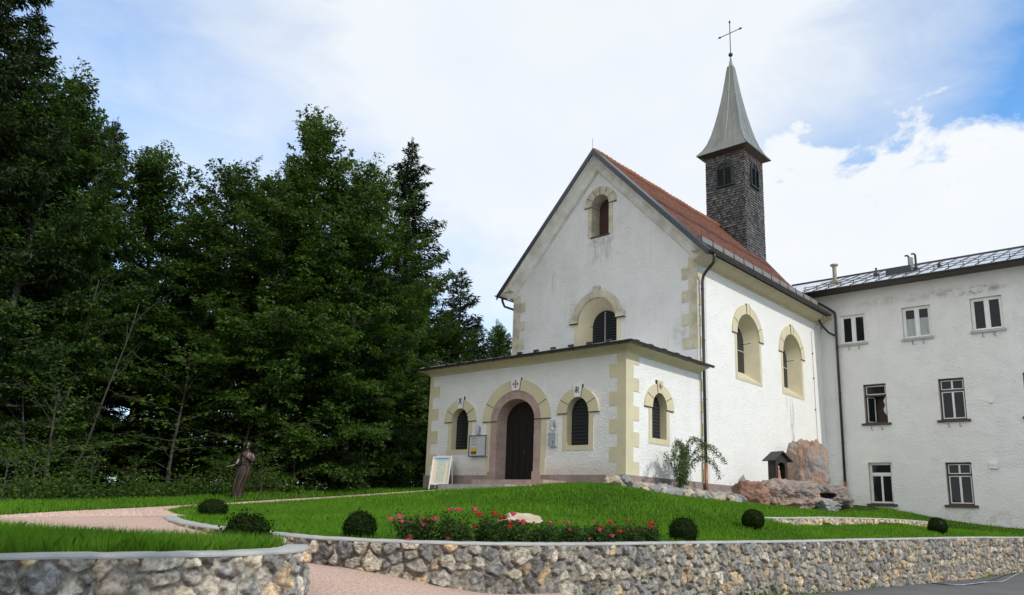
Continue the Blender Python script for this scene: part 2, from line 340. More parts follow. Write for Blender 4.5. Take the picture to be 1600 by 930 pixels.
# ------------------------------------------------------------------ mesh helpers
SPLIT = {'plinth', 'joint', 'seam', 'snow_guard', 'lightning_wire', 'quoin', 'snow_fence_post', 'bar', 'sash', 'stone_arch', 'rear_stand', 'roof_boarding', 'gable_cornice', 'verge_strip', 'shutter', 'door_leaf', 'outer_wall', 'inner_wall', 'curtain', 'branch', 'louvre_slats'}
class MB:
    def __init__(s): s.v = []; s.f = []; s.uv = {}; s.mi = []; s.cm = 0
    def add(s, verts, faces, uvs=None):
        o = len(s.v); s.v += [tuple(p) for p in verts]
        for i, f in enumerate(faces):
            s.f.append(tuple(a+o for a in f)); s.mi.append(s.cm)
            if uvs: s.uv[len(s.f)-1] = [uvs[a] for a in f]
        return s
    def box(s, a, b):
        x0, y0, z0 = a; x1, y1, z1 = b
        return s.add([(x0, y0, z0), (x1, y0, z0), (x1, y1, z0), (x0, y1, z0), (x0, y0, z1), (x1, y0, z1), (x1, y1, z1), (x0, y1, z1)],
                     [(0, 3, 2, 1), (4, 5, 6, 7), (0, 1, 5, 4), (1, 2, 6, 5), (2, 3, 7, 6), (3, 0, 4, 7)])
    def beam(s, a, b, w, h, up=(0, 0, 1)):     # box from a to b
        a, b = Vector(a), Vector(b); d = (b-a).normalized(); u = Vector(up)
        r = d.cross(u).normalized(); u = r.cross(d)
        vs = []
        for p in (a, b):
            for i, j in ((-1, -1), (1, -1), (1, 1), (-1, 1)): vs.append(p + r*(i*w/2) + u*(j*h/2))
        return s.add(vs, [(0, 1, 2, 3), (7, 6, 5, 4), (0, 4, 5, 1), (1, 5, 6, 2), (2, 6, 7, 3), (3, 7, 4, 0)])
    def tube(s, pts, r, n=8, cap=True, squash=None):
        pts = [Vector(p) for p in pts]; m = len(pts)
        rs = r if isinstance(r, (list, tuple)) else [r]*m
        t0 = (pts[1]-pts[0]).normalized(); ref = Vector((0, 0, 1)) if abs(t0.z) < .9 else Vector((1, 0, 0))
        x = t0.cross(ref).normalized(); o = len(s.v); vs = []
        for i, p in enumerate(pts):
            t = (pts[min(i+1, m-1)] - pts[max(i-1, 0)]).normalized()
            x = (x - t*x.dot(t)).normalized(); y = t.cross(x)
            for k in range(n):
                a = 2*math.pi*k/n; vs.append(p + (x*math.cos(a) + y*math.sin(a))*rs[i])
        fs = [(i*n+k, i*n+(k+1) % n, (i+1)*n+(k+1) % n, (i+1)*n+k) for i in range(m-1) for k in range(n)]
        if cap: fs += [tuple(range(n-1, -1, -1)), tuple((m-1)*n+k for k in range(n))]
        return s.add(vs, fs)
    def lathe(s, prof, c, n=20, ax=None):
        vs = []; m = len(prof)
        for (r, z) in prof:
            for k in range(n):
                a = 2*math.pi*k/n; vs.append((c[0]+r*math.cos(a), c[1]+r*math.sin(a), c[2]+z))
        fs = [(i*n+k, i*n+(k+1) % n, (i+1)*n+(k+1) % n, (i+1)*n+k) for i in range(m-1) for k in range(n)]
        fs += [tuple(range(n-1, -1, -1)), tuple((m-1)*n+k for k in range(n))]
        return s.add(vs, fs)
    def plate(s, outer, holes, d0, d1, mp, uv=False):
        loops = [[Vector((u, z, 0)) for u, z in outer]] + [[Vector((u, z, 0)) for u, z in h] for h in holes]
        flat = [p for l in loops for p in l]
        tri = tessellate_polygon(loops); n = len(flat)
        vs = [mp(p.x, p.y, d0) for p in flat] + [mp(p.x, p.y, d1) for p in flat]
        fs = [tuple(t) for t in tri] + [tuple(n+i for i in reversed(t)) for t in tri]
        o = 0
        for l in loops:
            k = len(l)
            fs += [(o+i, o+(i+1) % k, n+o+(i+1) % k, n+o+i) for i in range(k)]; o += k
        uvs = [(p.x, p.y) for p in flat]*2 if uv else None
        return s.add(vs, fs, uvs)
    def loft(s, pa, da, pb, db, mp, closed=False):
        n = len(pa); vs = [mp(u, z, da) for u, z in pa] + [mp(u, z, db) for u, z in pb]
        r = range(n if closed else n-1)
        return s.add(vs, [(i, (i+1) % n, n+(i+1) % n, n+i) for i in r])
    def sweep(s, path, prof, closed=False):    # path in plan [(x,y)], prof [(out,z)], mitred, out = right of travel
        n = len(path); k = len(prof); vs = []
        for i in range(n):
            p = Vector(path[i])
            d1 = (p-Vector(path[i-1])).normalized() if (i or closed) else None
            d2 = (Vector(path[(i+1) % n])-p).normalized() if (i < n-1 or closed) else None
            d1 = d1 or d2; d2 = d2 or d1
            n1, n2 = Vector((d1.y, -d1.x)), Vector((d2.y, -d2.x)); b = (n1+n2).normalized(); b = b/max(.3, b.dot(n1))
            for (o, z) in prof: vs.append((p.x+b.x*o, p.y+b.y*o, z))
        fs = [(i*k+j, i*k+j+1, ((i+1) % n)*k+j+1, ((i+1) % n)*k+j) for i in range(n if closed else n-1) for j in range(k-1)]
        return s.add(vs, fs)
    def islands(s):                             # one MB per connected piece
        up = list(range(len(s.v)))
        def find(a):
            while up[a] != a: up[a] = up[up[a]]; a = up[a]
            return a
        for f in s.f:
            for a in f[1:]: up[find(a)] = find(f[0])
        res = {}
        for fi, f in enumerate(s.f):
            r = find(f[0])
            if r not in res: res[r] = (MB(), {})
            q, mp = res[r]; nf = []
            for a in f:
                if a not in mp: mp[a] = len(q.v); q.v.append(s.v[a])
                nf.append(mp[a])
            q.f.append(tuple(nf)); q.mi.append(s.mi[fi])
            if fi in s.uv: q.uv[len(q.f)-1] = s.uv[fi]
        return [q for q, _ in res.values()]
    def build(s, name, m, parent=None, smooth=False, recalc=True, **tags):
        if parent is not None and name in SPLIT:
            isl = s.islands()
            if 1 < len(isl) <= 100: return [q.build1(name, m, parent, smooth, recalc, **tags) for q in isl][0]
        return s.build1(name, m, parent, smooth, recalc, **tags)
    def build1(s, name, m, parent=None, smooth=False, recalc=True, **tags):
        me = bpy.data.meshes.new(name)
        off = parent_loc(parent)
        me.from_pydata([(x-off[0], y-off[1], z-off[2]) for x, y, z in s.v], [], s.f)
        for mm in (m if isinstance(m, (list, tuple)) else [m]): me.materials.append(mm)
        me.polygons.foreach_set('material_index', s.mi)
        if s.uv:
            ul = me.uv_layers.new(name='UVMap')
            for fi, cs in s.uv.items():
                p = me.polygons[fi]
                for li, c in zip(p.loop_indices, cs): ul.data[li].uv = c
        if recalc:
            bm = bmesh.new(); bm.from_mesh(me); bmesh.ops.recalc_face_normals(bm, faces=bm.faces); bm.to_mesh(me); bm.free()
        if smooth: me.shade_smooth()
        return link(name, me, parent, **tags)
def parent_loc(p):
    l = Vector((0, 0, 0))
    while p is not None: l += p.location; p = p.parent
    return l
def link(name, me, parent=None, label=None, cat=None, group=None, kind=None):
    o = bpy.data.objects.new(name, me); COL.objects.link(o); o.parent = parent
    return tag(o, label, cat, group, kind)
def tag(o, label=None, cat=None, group=None, kind=None):
    if label: o['label'] = label
    if cat: o['category'] = cat
    if group: o['group'] = group
    if kind: o['kind'] = kind
    return o
def thing(name, label, cat, loc=(0, 0, 0), group=None):
    o = bpy.data.objects.new(name, None); COL.objects.link(o); o.location = loc; o.empty_display_size = .2
    return tag(o, label, cat, group)
def np_mesh(name, co, faces_n, m, attrs=None, cols=None, smooth=False):   # co (F*k,3), each face has k own verts
    co = np.asarray(co, np.float32); k = faces_n; n = len(co)//k
    me = bpy.data.meshes.new(name); me.vertices.add(len(co)); me.vertices.foreach_set('co', co.ravel())
    me.loops.add(len(co)); me.loops.foreach_set('vertex_index', np.arange(len(co), dtype=np.int32))
    me.polygons.add(n); me.polygons.foreach_set('loop_start', np.arange(0, n*k, k, dtype=np.int32)); me.polygons.foreach_set('loop_total', np.full(n, k, np.int32))
    for an, val in (attrs or {}).items():
        a = me.attributes.new(an, 'FLOAT', 'FACE'); a.data.foreach_set('value', np.asarray(val, np.float32))
    for mm in (m if isinstance(m, (list, tuple)) else [m]): me.materials.append(mm)
    me.update(calc_edges=True)
    return me
def grid_mesh(name, pts, nu, nv, m, colors=None, smooth=True):
    me = bpy.data.meshes.new(name); pts = np.asarray(pts, np.float32).reshape(-1, 3)
    i = np.arange(nu-1)[:, None]*nv + np.arange(nv-1)[None, :]
    f = np.stack([i, i+nv, i+nv+1, i+1], -1).reshape(-1, 4).astype(np.int32)
    me.vertices.add(len(pts)); me.vertices.foreach_set('co', pts.ravel())
    me.loops.add(f.size); me.loops.foreach_set('vertex_index', f.ravel())
    me.polygons.add(len(f)); me.polygons.foreach_set('loop_start', np.arange(0, f.size, 4, dtype=np.int32)); me.polygons.foreach_set('loop_total', np.full(len(f), 4, np.int32))
    if colors is not None:
        a = me.attributes.new('stone', 'FLOAT_COLOR', 'POINT'); a.data.foreach_set('color', np.asarray(colors, np.float32).ravel())
    me.materials.append(m); me.update(calc_edges=True)
    if smooth: me.shade_smooth()
    return me

def front(y0): return lambda u, z, d: (u, y0+d, z)         # wall facing -Y: d > 0 goes into the wall
def side(x0): return lambda u, z, d: (x0-d, u, z)          # wall facing +X
def arch(c, h, z0, zs, rise, n=20):
    return [(c-h, z0)] + [(c-h*math.cos(math.pi*i/n), zs+rise*math.sin(math.pi*i/n)) for i in range(n+1)] + [(c+h, z0)]
def arcring(c, ho, ro, hi, ri, zs, a0=0.0, a1=math.pi, n=20):
    o = [(c-ho*math.cos(a0+(a1-a0)*i/n), zs+ro*math.sin(a0+(a1-a0)*i/n)) for i in range(n+1)]
    i_ = [(c-hi*math.cos(a0+(a1-a0)*i/n), zs+ri*math.sin(a0+(a1-a0)*i/n)) for i in range(n+1)]
    return o + i_[::-1]
def rect(a, b, c, d): return [(a, c), (b, c), (b, d), (a, d)]

# ------------------------------------------------------------------ terrain
def tps(ctrl, lam=.02):
    c = np.array(ctrl, float); X = c[:, :2]; n = len(c)
    def U(r2): return np.where(r2 < 1e-12, 0, .5*r2*np.log(np.maximum(r2, 1e-12)))
    K = U(((X[:, None]-X[None])**2).sum(-1)) + lam*np.eye(n)
    Pm = np.hstack([np.ones((n, 1)), X]); A = np.block([[K, Pm], [Pm.T, np.zeros((3, 3))]])
    w = np.linalg.solve(A, np.concatenate([c[:, 2], np.zeros(3)]))
    def f(x, y):
        q = np.stack([np.ravel(x), np.ravel(y)], -1).astype(float)
        return U(((q[:, None]-X[None])**2).sum(-1)) @ w[:n] + w[n] + q @ w[n+1:]
    return f
UP = [(-9.4, -.4, -.60), (-6, -.4, -.45), (-4, -.9, -.42), (-2.4, -.4, -.36), (.27, -.4, -.42), (.9, -1.2, -.44), (.9, -.5, -.52), (1.1, 2, -.62), (1.1, 4.2, -.66), (1.2, 5.6, -.69), (2.2, 8, -.78), (2.2, 12, -.72), (2.3, 14.8, -.64),
      (2.85, 16.9, -.62), (5.4, 16.9, -1.05), (7.6, 16.9, -1.25), (4.4, .5, -1.12), (4.4, 5.8, -1.06), (4.5, 11.1, -1.04), (4.8, 15.5, -1.1), (5.2, -.5, -1.28), (5.2, 5.0, -1.24), (5.2, 12, -1.2),
      (6.6, -11.5, -1.68), (6.5, -9, -1.68), (6.5, -6, -1.68), (6.6, -3, -1.67), (6.7, 0, -1.66), (6.9, 3, -1.63), (7.1, 6, -1.60), (7.5, 9, -1.57), (7.9, 12, -1.55), (8.4, 15, -1.53), (5.6, -13.4, -1.68), (4.5, -14.1, -1.67), (3, -13.9, -1.66), (1.2, -14.2, -1.64), (-1, -13.6, -1.58),
      (2.5, -8, -1.40), (.5, -5.5, -1.10), (-3, -5, -.98), (-5.5, -5.0, -1.02), (3.5, -4, -1.30), (-2, -9.5, -1.42), (-5.8, -10.4, -1.47),
      (-6.8, -10.7, -1.43), (-7.5, -9.26, -1.36), (-8.5, -6.8, -1.22), (-10.4, -3, -.95), (-1, -16.5, -1.58), (-3.6, -14.7, -1.55), (-5.8, -12.6, -1.5), (-7.7, -10.1, -1.39), (-9, -7.9, -1.27), (-10, -5.4, -1.11), (-10.8, -2.7, -.92),
      (-6.3, -15.1, -1.45), (-8.6, -13.1, -1.39), (-10.6, -10.7, -1.31), (-12.1, -8, -1.17), (-11.3, -6.6, -1.03), (-12.2, -4, -.87), (-12.1, -1.2, -.66),
      (7.2, -18.6, -1.66), (7.1, -16.8, -1.66), (6, -16.2, -1.66), (4.5, -17.6, -1.63), (2, -18.6, -1.6), (7, -24, -1.7), (0, -24, -1.6), (-8, -20, -1.5), (1, -16, -1.6), (2.6, -15.4, -1.66),
      (-20, -12, -1.4), (-18, 0, -.8), (-25, 15, -.3), (-12, 12, -.5), (-40, 0, -.5), (-40, -30, -1.5), (-40, 40, 0), (0, 40, -.5), (30, 40, -1), (20, 17, -1.5), (-4, 10, -.5), (-60, 60, 0)]
hu = tps(UP)
TX_ = ([-.6, -.35, 0, 1.5, 4, 7, 10, 13, 14.9, 15.6, 16], [4.55, 4.6, 4.68, 4.7, 4.7, 4.72, 4.75, 4.85, 5.1, 5.2, 5.25])
def h_up(x, y):
    x, y = np.asarray(x, float), np.asarray(y, float); xl = np.interp(y, *TX_)
    span = np.clip((y+.7)/.7, 0, 1)*np.clip((16.2-y)/.9, 0, 1)
    st = np.where(x > xl-.22, .16*np.clip(1-(x-xl-.1)/1.9, 0, 1), 0.0)
    return np.clip(hu(x, y)-np.ravel(st*span), -2.2, .4)
LOW = [(6.32, -12.7, -2.29), (6.62, -12, -2.31), (6.7, -11, -2.35), (6.72, -9, -2.46), (6.75, -6, -2.61), (6.78, -3, -2.74), (6.85, 0, -2.78), (7.05, 3, -2.81), (7.35, 6, -2.81), (7.7, 9, -2.78), (8.1, 12, -2.72), (8.6, 15, -2.70), (9.2, 17, -2.7),
       (5.75, -13.57, -2.13), (5.24, -14.0, -2.03), (4.6, -14.3, -1.99), (3, -14.3, -1.82), (1.2, -14.6, -1.66), (-1, -14.0, -1.60), (5.0, -15.2, -1.95), (3.0, -15.6, -1.74), (2.6, -15.4, -1.70), (1, -16, -1.60), (-.5, -15.2, -1.59), (1.5, -18.3, -1.60), (3, -17.4, -1.66),
       (6.8, -14.3, -2.22), (8, -14, -2.5), (9.5, -13, -2.7), (10, -8, -2.77), (12, 0, -2.8), (13.7, -20.4, -2.77), (8.5, -18, -2.7), (9, -24, -2.77), (20, -20, -2.8), (20, 0, -2.85), (40, 0, -2.9), (40, -40, -2.9), (8, -40, -2.8), (25, 16, -2.85), (60, 17, -2.9)]
LOW = [(x, y, float(h_up(x, y)[0]) if (x < 1.3 and y > -19 and z > -1.63) else z) for x, y, z in LOW] + [(x, y, float(h_up(x, y)[0])) for x, y in ((.6, -17.4), (-.1, -16.5), (-.8, -15.6), (-1.3, -14.6), (-1.75, -13.6))]
hl = tps(LOW, .001)
def h_low(x, y): return np.clip(hl(x, y), -3.0, -1.5)
def inpoly(x, y, poly):
    x, y = np.asarray(x), np.asarray(y); r = np.zeros(x.shape, bool); n = len(poly)
    for i in range(n):
        (x0, y0), (x1, y1) = poly[i], poly[(i+1) % n]
        if y0 == y1: continue
        c = ((y0 > y) != (y1 > y)) & (x < (x1-x0)*(y-y0)/(y1-y0)+x0); r ^= c
    return r
def smooth_path(pts, step=.15):
    pts = np.array(pts, float); n = len(pts); out = []
    for i in range(n-1):
        p0, p1, p2, p3 = pts[max(i-1, 0)], pts[i], pts[i+1], pts[min(i+2, n-1)]
        k = max(2, int(np.linalg.norm((p2-p1)[:2])/step))
        for t in np.linspace(0, 1, k, endpoint=False):
            out.append(.5*((2*p1) + (-p0+p2)*t + (2*p0-5*p1+4*p2-p3)*t*t + (-p0+3*p1-3*p2+p3)*t**3))
    out.append(pts[-1]); return np.array(out)

# wall lines in plan with top height: (x, y, ztop)
WALL_MAIN = smooth_path([(-1.75, -13.05, -1.53), (-1.72, -13.42, -1.53), (-1.2, -13.75, -1.535), (.2, -14.2, -1.56), (1.6, -14.45, -1.585), (3.0, -14.35, -1.61), (4.4, -14.32, -1.62), (5.24, -14.01, -1.62), (5.75, -13.57, -1.62), (6.1, -13.15, -1.62), (6.32, -12.7, -1.62), (6.55, -12.1, -1.62), (6.68, -11, -1.62), (6.72, -9, -1.62), (6.75, -6, -1.62), (6.78, -3, -1.62), (6.85, 0, -1.6), (7.05, 3, -1.58), (7.35, 6, -1.55), (7.7, 9, -1.52), (8.1, 12, -1.51), (8.6, 15, -1.49), (9.1, 16.9, -1.48)], .12)
WALL_LEFT = smooth_path([(7.0, -26, -1.64), (7.12, -22, -1.63), (7.2, -18.6, -1.62), (7.3, -17.8, -1.62), (7.31, -17.2, -1.62), (7.25, -16.6, -1.62), (7.05, -16.15, -1.62), (6.72, -15.78, -1.62), (6.3, -15.55, -1.62), (5.8, -15.75, -1.66), (5.1, -16.4, -1.74), (4.2, -17.3, -1.76), (3.2, -17.9, -1.76), (2.2, -18.5, -1.74)], .12)
TERRACE = smooth_path([(4.55, -.35, -1.13), (4.66, -.1, -1.14), (4.7, 1.5, -1.12), (4.7, 4, -1.07), (4.72, 7, -1.045), (4.75, 10, -1.03), (4.85, 13, -1.05), (5.1, 14.9, -1.09), (5.2, 15.6, -1.1)], .12)
def inset(path, d):                        # shift a plan line to the left of travel
    p = path[:, :2]; t = np.gradient(p, axis=0); t /= np.linalg.norm(t, axis=1)[:, None]
    return p + np.stack([-t[:, 1], t[:, 0]], -1)*d
lo_poly = [(7.0, -60)] + [tuple(p) for p in inset(WALL_LEFT, .12)[::2]] + [(.6, -17.4), (-.8, -15.6)] + [tuple(p) for p in inset(WALL_MAIN, .12)[::2]] + [(9.25, 17.05), (70, 17.05), (70, -60)]
up_poly = [(-110, -60), (7.0, -60)] + lo_poly[1:-2] + [(70, 17.05), (70, 110), (-110, 110)]
WOOD_EDGE = [(3, -40), (-2, -24), (-6.3, -15.1), (-8.6, -13.1), (-10.6, -10.7), (-12.1, -8), (-11.9, -6.4), (-12.4, -4), (-12.2, -1.2), (-11.2, 1.5), (-10.6, 8), (-11, 30), (20, 45)]
wood_poly = [(-110, -60)] + WOOD_EDGE + [(70, 45), (70, 110), (-110, 110)]
def sheet(name, poly, hf, m, off=0.0, near=.5, box=(-16, 12, -26, 18), far=6.0, wood=False, **tags):
    rng = np.random.default_rng(3)
    xs, ys = np.meshgrid(np.arange(box[0], box[1], near), np.arange(box[2], box[3], near)); a = np.stack([xs.ravel(), ys.ravel()], -1) + rng.uniform(-.1, .1, (xs.size, 2))*near
    b = np.zeros((0, 2))
    if far:
        xs, ys = np.meshgrid(np.arange(-108, 70, far), np.arange(-58, 109, far)); b = np.stack([xs.ravel(), ys.ravel()], -1) + .37
        b = b[~((b[:, 0] > box[0]-1) & (b[:, 0] < box[1]+1) & (b[:, 1] > box[2]-1) & (b[:, 1] < box[3]+1))]
    pts = np.vstack([a, b]); pts = pts[inpoly(pts[:, 0], pts[:, 1], poly)]
    vs = [Vector(p) for p in poly] + [Vector(p) for p in pts]; n = len(poly)
    r = delaunay_2d_cdt(vs, [(i, (i+1) % n) for i in range(n)], [list(range(n))], 1, 1e-4)
    xy = np.array([(v.x, v.y) for v in r[0]]); z = hf(xy[:, 0], xy[:, 1]) + off
    me = bpy.data.meshes.new(name); me.from_pydata(np.column_stack([xy, z]).tolist(), [], [tuple(f) for f in r[2]])
    if wood:
        w = np.zeros(len(xy))
        for dx, dy in ((0, 0), (.5, 0), (-.5, 0), (0, .5), (0, -.5)): w += inpoly(xy[:, 0]+dx, xy[:, 1]+dy, wood_poly)/5
        at = me.attributes.new('wood', 'FLOAT', 'POINT'); at.data.foreach_set('value', w.astype(np.float32))
    me.materials.append(m); me.update()
    for p in me.polygons:
        if p.normal.z < 0: me.flip_normals(); break
    me.shade_smooth()
    return link(name, me, None, kind='structure', **tags)
sheet('ground', up_poly, h_up, M['ground'], wood=True, label='sloping lawn and forest ground around the chapel', cat='ground')
sheet('road', lo_poly, h_low, M['asphalt'], near=.6, box=(-1, 14, -22, 17), label='grey asphalt yard in front of the stone wall', cat='road')
PATH_FAR = [(2.4, -22), (1.0, -18.2), (-1.0, -16.5), (-3.6, -14.7), (-5.83, -12.57), (-7.67, -10.11), (-8.96, -7.86), (-10.0, -5.38), (-10.8, -2.69), (-9.6, -1.35), (-6.5, -1.15), (-2.0, -.9)]
PATH_NEAR = [(-2.2, -1.9), (-6.2, -2.1), (-8.9, -2.5), (-9.6, -3.6), (-8.53, -6.78), (-7.49, -9.26), (-6.8, -10.7), (-5.2, -11.9), (-3.2, -12.6), (-1.9, -12.9)]
path_up = PATH_FAR + PATH_NEAR + [(-1.85, -13.6), (-.8, -15.6), (.6, -17.4), (2.1, -18.62), (3.2, -19.4), (3.6, -22)]
sheet('path', path_up, h_up, M['gravel'], off=.022, near=.35, box=(-12, 7, -23, 0), far=0, label='pink gravel footpath curving towards the chapel', cat='path')
ramp_poly = [tuple(p) for p in inset(WALL_LEFT, .05) if p[0] > 2.0 and p[1] > -17.9] + [(2.1, -18.5), (.6, -17.4), (-.8, -15.6), (-1.8, -13.5)] + [tuple(p) for p in inset(WALL_MAIN, .05) if p[1] < -11.2 and p[0] > -1.6] + [(8.4, -11.6), (9.2, -13.4), (8.8, -16), (8.2, -18.2)]
sheet('path', ramp_poly, h_low, M['gravel'], off=.022, near=.3, box=(-2, 10, -19, -10), far=0, label='pink gravel ramp passing between the two stone walls', cat='path')

# ------------------------------------------------------------------ stone walls
def hash2(a, b, s):
    h = np.sin(a*127.1+b*311.7+s*74.7)*43758.5453; return h-np.floor(h)
def vnoise(x, y, s=0):
    xi, yi = np.floor(x), np.floor(y); xf, yf = x-xi, y-yi; u, v = xf*xf*(3-2*xf), yf*yf*(3-2*yf)
    a, b, c, d = hash2(xi, yi, s), hash2(xi+1, yi, s), hash2(xi, yi+1, s), hash2(xi+1, yi+1, s)
    return (a*(1-u)+b*u)*(1-v)+(c*(1-u)+d*u)*v
PAL = np.array([(.115, .117, .122), (.15, .15, .148), (.185, .18, .17), (.165, .16, .15), (.215, .205, .185), (.13, .13, .133), (.235, .215, .18), (.265, .25, .22), (.19, .165, .14), (.25, .20, .14), (.29, .22, .145)])
def masonry(name, parent, line, zb, ds, dz, cw=.215, chh=.17, seed=0, amp=.07, tan=.35, tan2=0.0, gain=1.0):
    # face of mortared rubble: rounded stones bulge out of recessed mortar, one mesh
    seg = np.linalg.norm(np.diff(line[:, :2], axis=0), axis=1); s = np.concatenate([[0], np.cumsum(seg)])
    S = np.arange(0, s[-1], ds); px, py, zt = (np.interp(S, s, line[:, i]) for i in range(3))
    zt = zt-.035
    tx, ty = np.gradient(px), np.gradient(py); l = np.hypot(tx, ty); nx, ny = ty/l, -tx/l
    zbv = zb(px, py) - .06; nv = int(np.max(zt-zbv)/dz)+2
    T = np.linspace(0, 1, nv); Z = zbv[:, None] + (zt-zbv)[:, None]*T[None]
    U = np.repeat(S[:, None], nv, 1); V = Z - np.min(zbv)
    wu = U + .05*(vnoise(U*7, V*7, seed)-.5) + .03*(vnoise(U*19, V*19, seed+1)-.5); wv = V + .05*(vnoise(U*7, V*7, seed+2)-.5) + .03*(vnoise(U*19, V*19, seed+3)-.5)
    cu, cv = wu/cw, wv/chh; iv0 = np.floor(cv)
    f1 = np.full(U.shape, 9.); f2 = np.full(U.shape, 9.); ida = np.zeros(U.shape); idb = np.zeros(U.shape)
    for dj in (-2, -1, 0, 1, 2):
        jv = iv0+dj; sh = .5*(jv % 2); iu0 = np.floor(cu-sh)
        for di in (-2, -1, 0, 1, 2):
            iu = iu0+di
            gx = iu+sh+.5+.85*(hash2(iu, jv, seed+11)-.5); gy = jv+.5+.85*(hash2(iu, jv, seed+12)-.5)
            el = .75+.5*hash2(iu, jv, seed+14)
            d = np.sqrt(((cu-gx)*el*cw)**2+((cv-gy)/el*chh)**2) - .075*hash2(iu, jv, seed+13)
            m = d < f1; f2 = np.where(m, f1, np.minimum(f2, d)); ida = np.where(m, iu, ida); idb = np.where(m, jv, idb); f1 = np.where(m, d, f1)
    e = f2-f1
    ew = .016+.034*hash2(ida, idb, seed+20)**1.5
    k = np.clip((e-ew)/.034, 0, 1); k = 1-(1-k)**2.4
    tiltu, tiltv = hash2(ida, idb, seed+21)-.5, hash2(ida, idb, seed+22)-.5
    h = amp*k*(.55+.7*hash2(ida, idb, seed+23)) + k*(tiltu*np.sin(U*9)+tiltv*(np.sin(V*11)))*.02 + k*.028*(vnoise(U*16, V*16, seed+5)-.5) + .016*(vnoise(U*38, V*38, seed+6)-.5) + k*.014*(vnoise(U*75, V*75, seed+8)-.5)
    r = hash2(ida, idb, seed+30); low = np.clip(1-(V/.45), 0, 1)
    pi = np.floor(np.clip(r*.93+tan*low*(hash2(ida, idb, seed+31))+tan2, 0, .999)*len(PAL)).astype(int)
    c = gain*np.array((1.05, 1.0, .92))*PAL[pi]*(.78+.55*hash2(ida, idb, seed+32))[..., None]
    mort = gain*np.array((.158, .145, .120))*(.85+.3*vnoise(U*10, V*10, seed+7))[..., None]
    kk = np.clip((e-ew*.8)/.012, 0, 1)[..., None]; c = c*kk+mort*(1-kk)
    X = px[:, None]+nx[:, None]*h; Y = py[:, None]+ny[:, None]*h
    pts = np.stack([X, Y, Z], -1) - np.array(parent_loc(parent))
    me = grid_mesh(name, pts, len(S), nv, M['masonry'], np.concatenate([c, np.ones(c.shape[:2]+(1,))], -1))
    return link(name, me, parent)
def coping(parent, line, w=.26, t=.035, out=.025):
    mb = MB(); o = inset(line, -out); i_ = inset(line, w-out); n = len(line)
    wob = np.random.default_rng(1).uniform(-.004, .004, n)
    prof = []
    for k in range(n):
        z = line[k, 2]+wob[k]
        prof.append([(o[k][0], o[k][1], line[k, 2]-t), (o[k][0], o[k][1], z-.02), (o[k][0]*.94+i_[k][0]*.06, o[k][1]*.94+i_[k][1]*.06, z), (i_[k][0], i_[k][1], z), (i_[k][0], i_[k][1], z-t-.1)])
    vs = [p for q in prof for p in q]
    fs = [(a*5+j, a*5+(j+1) % 5, (a+1)*5+(j+1) % 5, (a+1)*5+j) for a in range(n-1) for j in range(5)] + [(4, 3, 2, 1, 0), tuple((n-1)*5+j for j in range(5))]
    mb.add(vs, fs); return mb.build('coping', M['concrete'], parent)
w1 = thing('stone_wall', 'long curving grey rubble stone wall with pale concrete coping holding up the main lawn', 'stone wall', (6.7, -10, -2.4))
lm = WALL_MAIN
cut = np.argmax(lm[:, 1] > 2.0)
masonry('stone_face', w1, lm[:cut+1], h_low, .0145, .0155, seed=3, gain=1.5)
masonry('stone_face', w1, lm[cut:], h_low, .024, .022, seed=5, gain=1.5)
coping(w1, lm)
w2 = thing('stone_wall', 'short rounded rubble stone wall end in the front left, lawn and boxwood on top', 'stone wall', (7.2, -18, -2.5))
masonry('stone_face', w2, WALL_LEFT[WALL_LEFT[:, 1] > -21.0], h_low, .0115, .0125, cw=.225, chh=.17, seed=17, amp=.06, gain=1.95)
coping(w2, WALL_LEFT)
w3 = thing('stone_wall', 'low tan stone terrace wall set in the lawn below the boulders', 'stone wall', (4.7, 6, -1.3))
masonry('stone_face', w3, TERRACE, lambda x, y: h_up(x+.15, y)-.05, .025, .02, cw=.22, chh=.14, seed=29, amp=.04, tan=.3, tan2=.4, gain=1.9)
coping(w3, TERRACE, .3, .035, .02)

# ------------------------------------------------------------------ chapel
CH = thing('chapel', 'white chapel with yellow quoins, low porch, red tiled roof and shingled bell tower', 'chapel', (-4.7, 8, 0))
FY, GY, SX = front(0.0), front(4.785), side(0.0)
XL, D, YE = -9.4, 4.785, 17.0
KS = 1.056
# -- walls
mb = MB()
door_hole = arch(-4.71, 1.205, -1.2, 1.95, 1.06, 24)
wl, wr = -7.56, -1.905
mb.plate([(XL, -1.2), (-4.71-1.205, -1.2)] + door_hole[1:-1] + [(-4.71+1.205, -1.2), (0, -1.2), (0, 4.02), (XL, 4.02)], [arch(wl, .455, .96, 2.03, .5), arch(wr, .455, .97, 2.06, .52)], 0, .30, FY)
mb.build('porch_front_wall', M['porch_wall'], CH)
mb = MB(); mb.plate(rect(.30, D, -1.2, 4.02), [arch(1.98, .46, 1.29, 2.31, .52)], 0, .30, SX); mb.build('porch_side_wall', M['side_wall'], CH)
mb = MB(); mb.box((XL, .30, -1.2), (XL+.3, D, 4.02)); mb.build('porch_side_wall', M['porch_wall'], CH)
mb = MB()
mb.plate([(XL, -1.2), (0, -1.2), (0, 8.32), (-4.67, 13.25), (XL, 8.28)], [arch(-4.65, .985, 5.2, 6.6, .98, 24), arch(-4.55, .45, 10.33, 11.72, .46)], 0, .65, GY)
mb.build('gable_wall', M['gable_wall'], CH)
mb = MB(); mb.plate(rect(D+.65, YE-.005, -1.2, 8.34), [arch(8.92, 1.025, 4.30, 6.08, .97, 24), arch(13.36, 1.025, 4.30, 6.08, .97, 24)], 0, .62, SX); mb.build('nave_side_wall', M['side_wall'], CH)
mb = MB(); mb.box((XL, D+.65, -1.2), (XL+.6, YE, 8.3)); mb.build('nave_side_wall', M['gable_wall'], CH)
